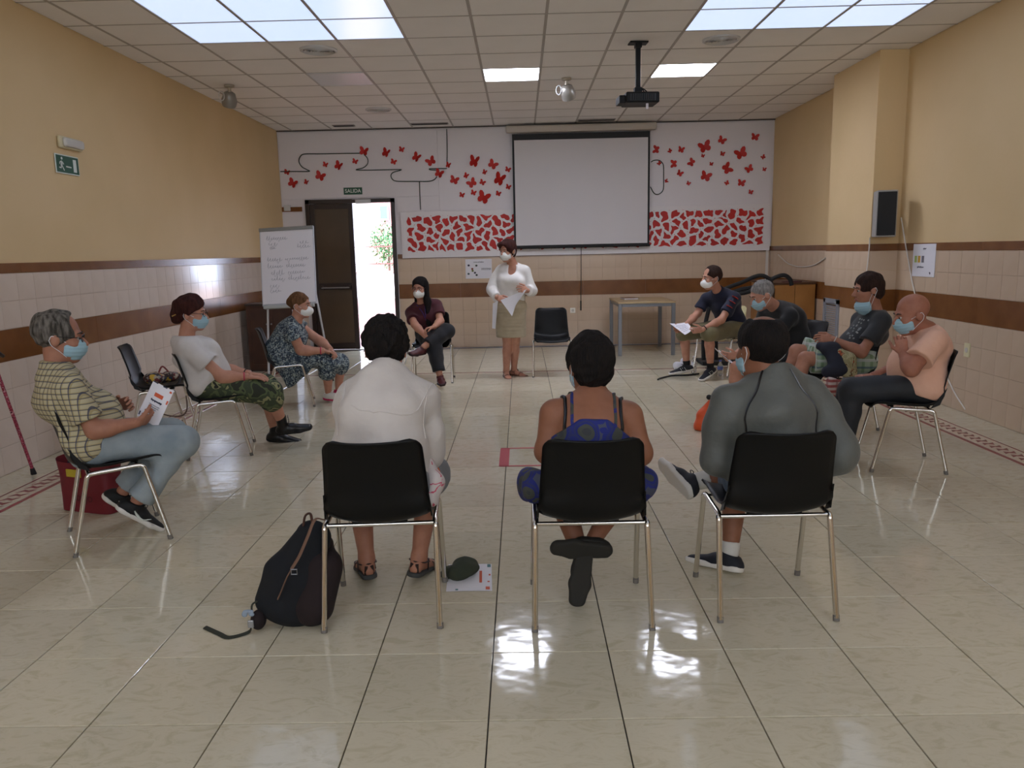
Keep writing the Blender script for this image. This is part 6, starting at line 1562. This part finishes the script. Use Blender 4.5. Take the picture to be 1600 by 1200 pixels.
# bottles, plastic bag
def bottle(p, label, capm, h=.22):
    e = empty('water_bottle', p, 0, label, 'bottle')
    G().lathe([(.028, 0), (.031, .01), (.031, h*.3), (.028, h*.35), (.031, h*.4), (.031, h*.65), (.020, h*.82), (.013, h*.90), (.013, h*.94)], n=18).obj('bottle_body', M_TRANSP, e, True)
    G().lathe([(.0155, h*.92), (.0155, h*1.0)], n=14).obj('cap', capm, e, True); G().lathe([(.0318, h*.42), (.0318, h*.62)], n=18).obj('paper_label', M_PAPER if capm is MATS['white_metal'] else mat('label_blue', '5a6cae', .6), e, True)
bottle(atz(1125, 588, 0), 'clear water bottle with blue cap beside the cream chair', mat('cap_blue', '4c5fb8', .5), .19)
bottle(V(2.18, 7.05, 0), 'clear water bottle behind the leg of the man in the navy polo', MATS['white_metal'], .2)
c = atz(1062, 580, 0); e = empty('plastic_bag', c, 0, 'crumpled white plastic bag on the floor behind the dark sneaker', 'bag')
fo('bag_body', [ell(c+V(0, .05, .05), (.07, .06, .06)), ell(c+V(.04, .06, .10), (.035, .03, .045))], mat('white_plastic', 'c9c9d2', .4), e, h=.007, disp=folds(.008, 45, 3), clips=[(V(0, 0, .003), V(0, 0, -1))])
# orange bag
c = atz(1099, 672, 0); e = empty('drawstring_bag', c, 0, 'orange drawstring bag with a black knob, left of the man in the grey jacket', 'bag')
fo('bag_body', [ecap(c+V(.0, 0, .035), c+V(.03, .02, .12), .08, .07, .075, .06, V(1, 0, 0)), ecap(c+V(.03, .02, .12), c+V(.055, .02, .23), .075, .06, .025, .025, V(1, 0, 0))], mat('orange_nylon', 'cf4f1f', .45), e, h=.007, k=.03, disp=folds(.006, 40, 3), clips=[(V(0, 0, .003), V(0, 0, -1))])
G().sphere((.045, .02, .27), .022, 12).obj('cord_lock', M_RUBBER, e, True)

# pile on the lap of the man in the printed tee
B = J(1305, 560, 3.86); e = empty('jacket', B, 0, 'dark navy jacket bundled on the lap of the man in the dark printed tee', 'clothing')
fo('cloth', [ecap(J(1280, 540, 3.96), J(1302, 548, 3.90), .025, .03, .05, .05, V(0, 1, 0)), ecap(J(1300, 548, 3.90), J(1312, 572, 3.82), .07, .055, .075, .05, V(1, 0, 0)), ell(J(1306, 580, 3.80), (.10, .045, .045))], mat('navy_jacket', '20222e', .9, bump=(60, .4, .003)), e, h=.007, k=.03, disp=folds(.008, 30, 2))
B = J(1326, 575, 3.80); e = empty('cloth_bag', B, 0, 'beige floral cloth bag beside the hip of the man in the dark printed tee', 'bag')
fo('bag_body', [ecap(J(1306, 550, 3.88), J(1324, 562, 3.83), .035, .04, .06, .05, V(1, 0, 0)), ecap(J(1324, 562, 3.83), J(1329, 588, 3.80), .06, .045, .055, .04, V(1, 0, 0))], blotch('floral_beige', [(0, '8d8663'), (.45, 'a39a78'), (.55, '5b4a30'), (.6, 'a3421f'), (.64, '9a916e')], 16), e, h=.007, k=.03, disp=folds(.005, 40, 2))
B = J(1306, 604, 3.74); e = empty('striped_bag', B, 0, 'red and white striped bag hanging beside the thigh of the bald man', 'bag')
RZ = rotz(.2)@roty(.3)
fo('bag_body', [rbox(B, (.085, .035, .06), .02, RZ), rbox(B+V(.04, 0, -.07), (.05, .03, .07), .02, RZ)], plaid('red_white_stripes', 'b9aaa6', [(2, 24, 0, .5, '8e3433', .9), (0, 14, .4, .25, '7d4a48', .6)]), e, h=.006, k=.02, disp=folds(.004, 40, 8))
G().tube(bez([V(-.05, .03, .05), V(-.02, .10, .14), V(.04, .05, .06)], 5), .006, 6).obj('strap', M_RUBBER, e, True)
# phone and pouch of the bald man
B = J(1338, 592, 2.95); e = empty('tablet', B, rad(8), 'dark tablet under the hand of the bald man, on his knee', 'tablet'); G().box((0, 0, 0), (.075, .05, .006), bev=.003).obj('casing', mat('tablet_grey', '4b4e52', .35), e); G().box((0, 0, .007), (.07, .046, .001)).obj('screen', mat('screen_glass', '14161a', .1), e)
B = J(1386, 597, 2.95); e = empty('pouch', B, 0, 'small black pouch on the lap of the bald man', 'pouch'); G().box((0, 0, 0), (.055, .045, .018), bev=.012).obj('pouch_body', M_RUBBER, e, True); G().box((0, -.046, .004), (.045, .001, .0015)).obj('zip', M_STEEL, e)
# white cloth bag beside the front left person
B = J(676, 752, .80); e = empty('cloth_bag', B, 0, 'white cloth bag with pink pattern squeezed beside the front left person', 'bag')
fo('bag_body', [ecap(J(672, 728, .86), J(677, 752, .80), .022, .05, .034, .06, V(1, 0, 0)), ecap(J(677, 752, .80), J(674, 780, .78), .034, .06, .025, .05, V(1, 0, 0))], blotch('pink_white', [(0, 'c9c0be'), (.55, 'c4506a'), (.6, 'c9c0be')], 14), e, h=.006, k=.02, disp=folds(.006, 45, 8))
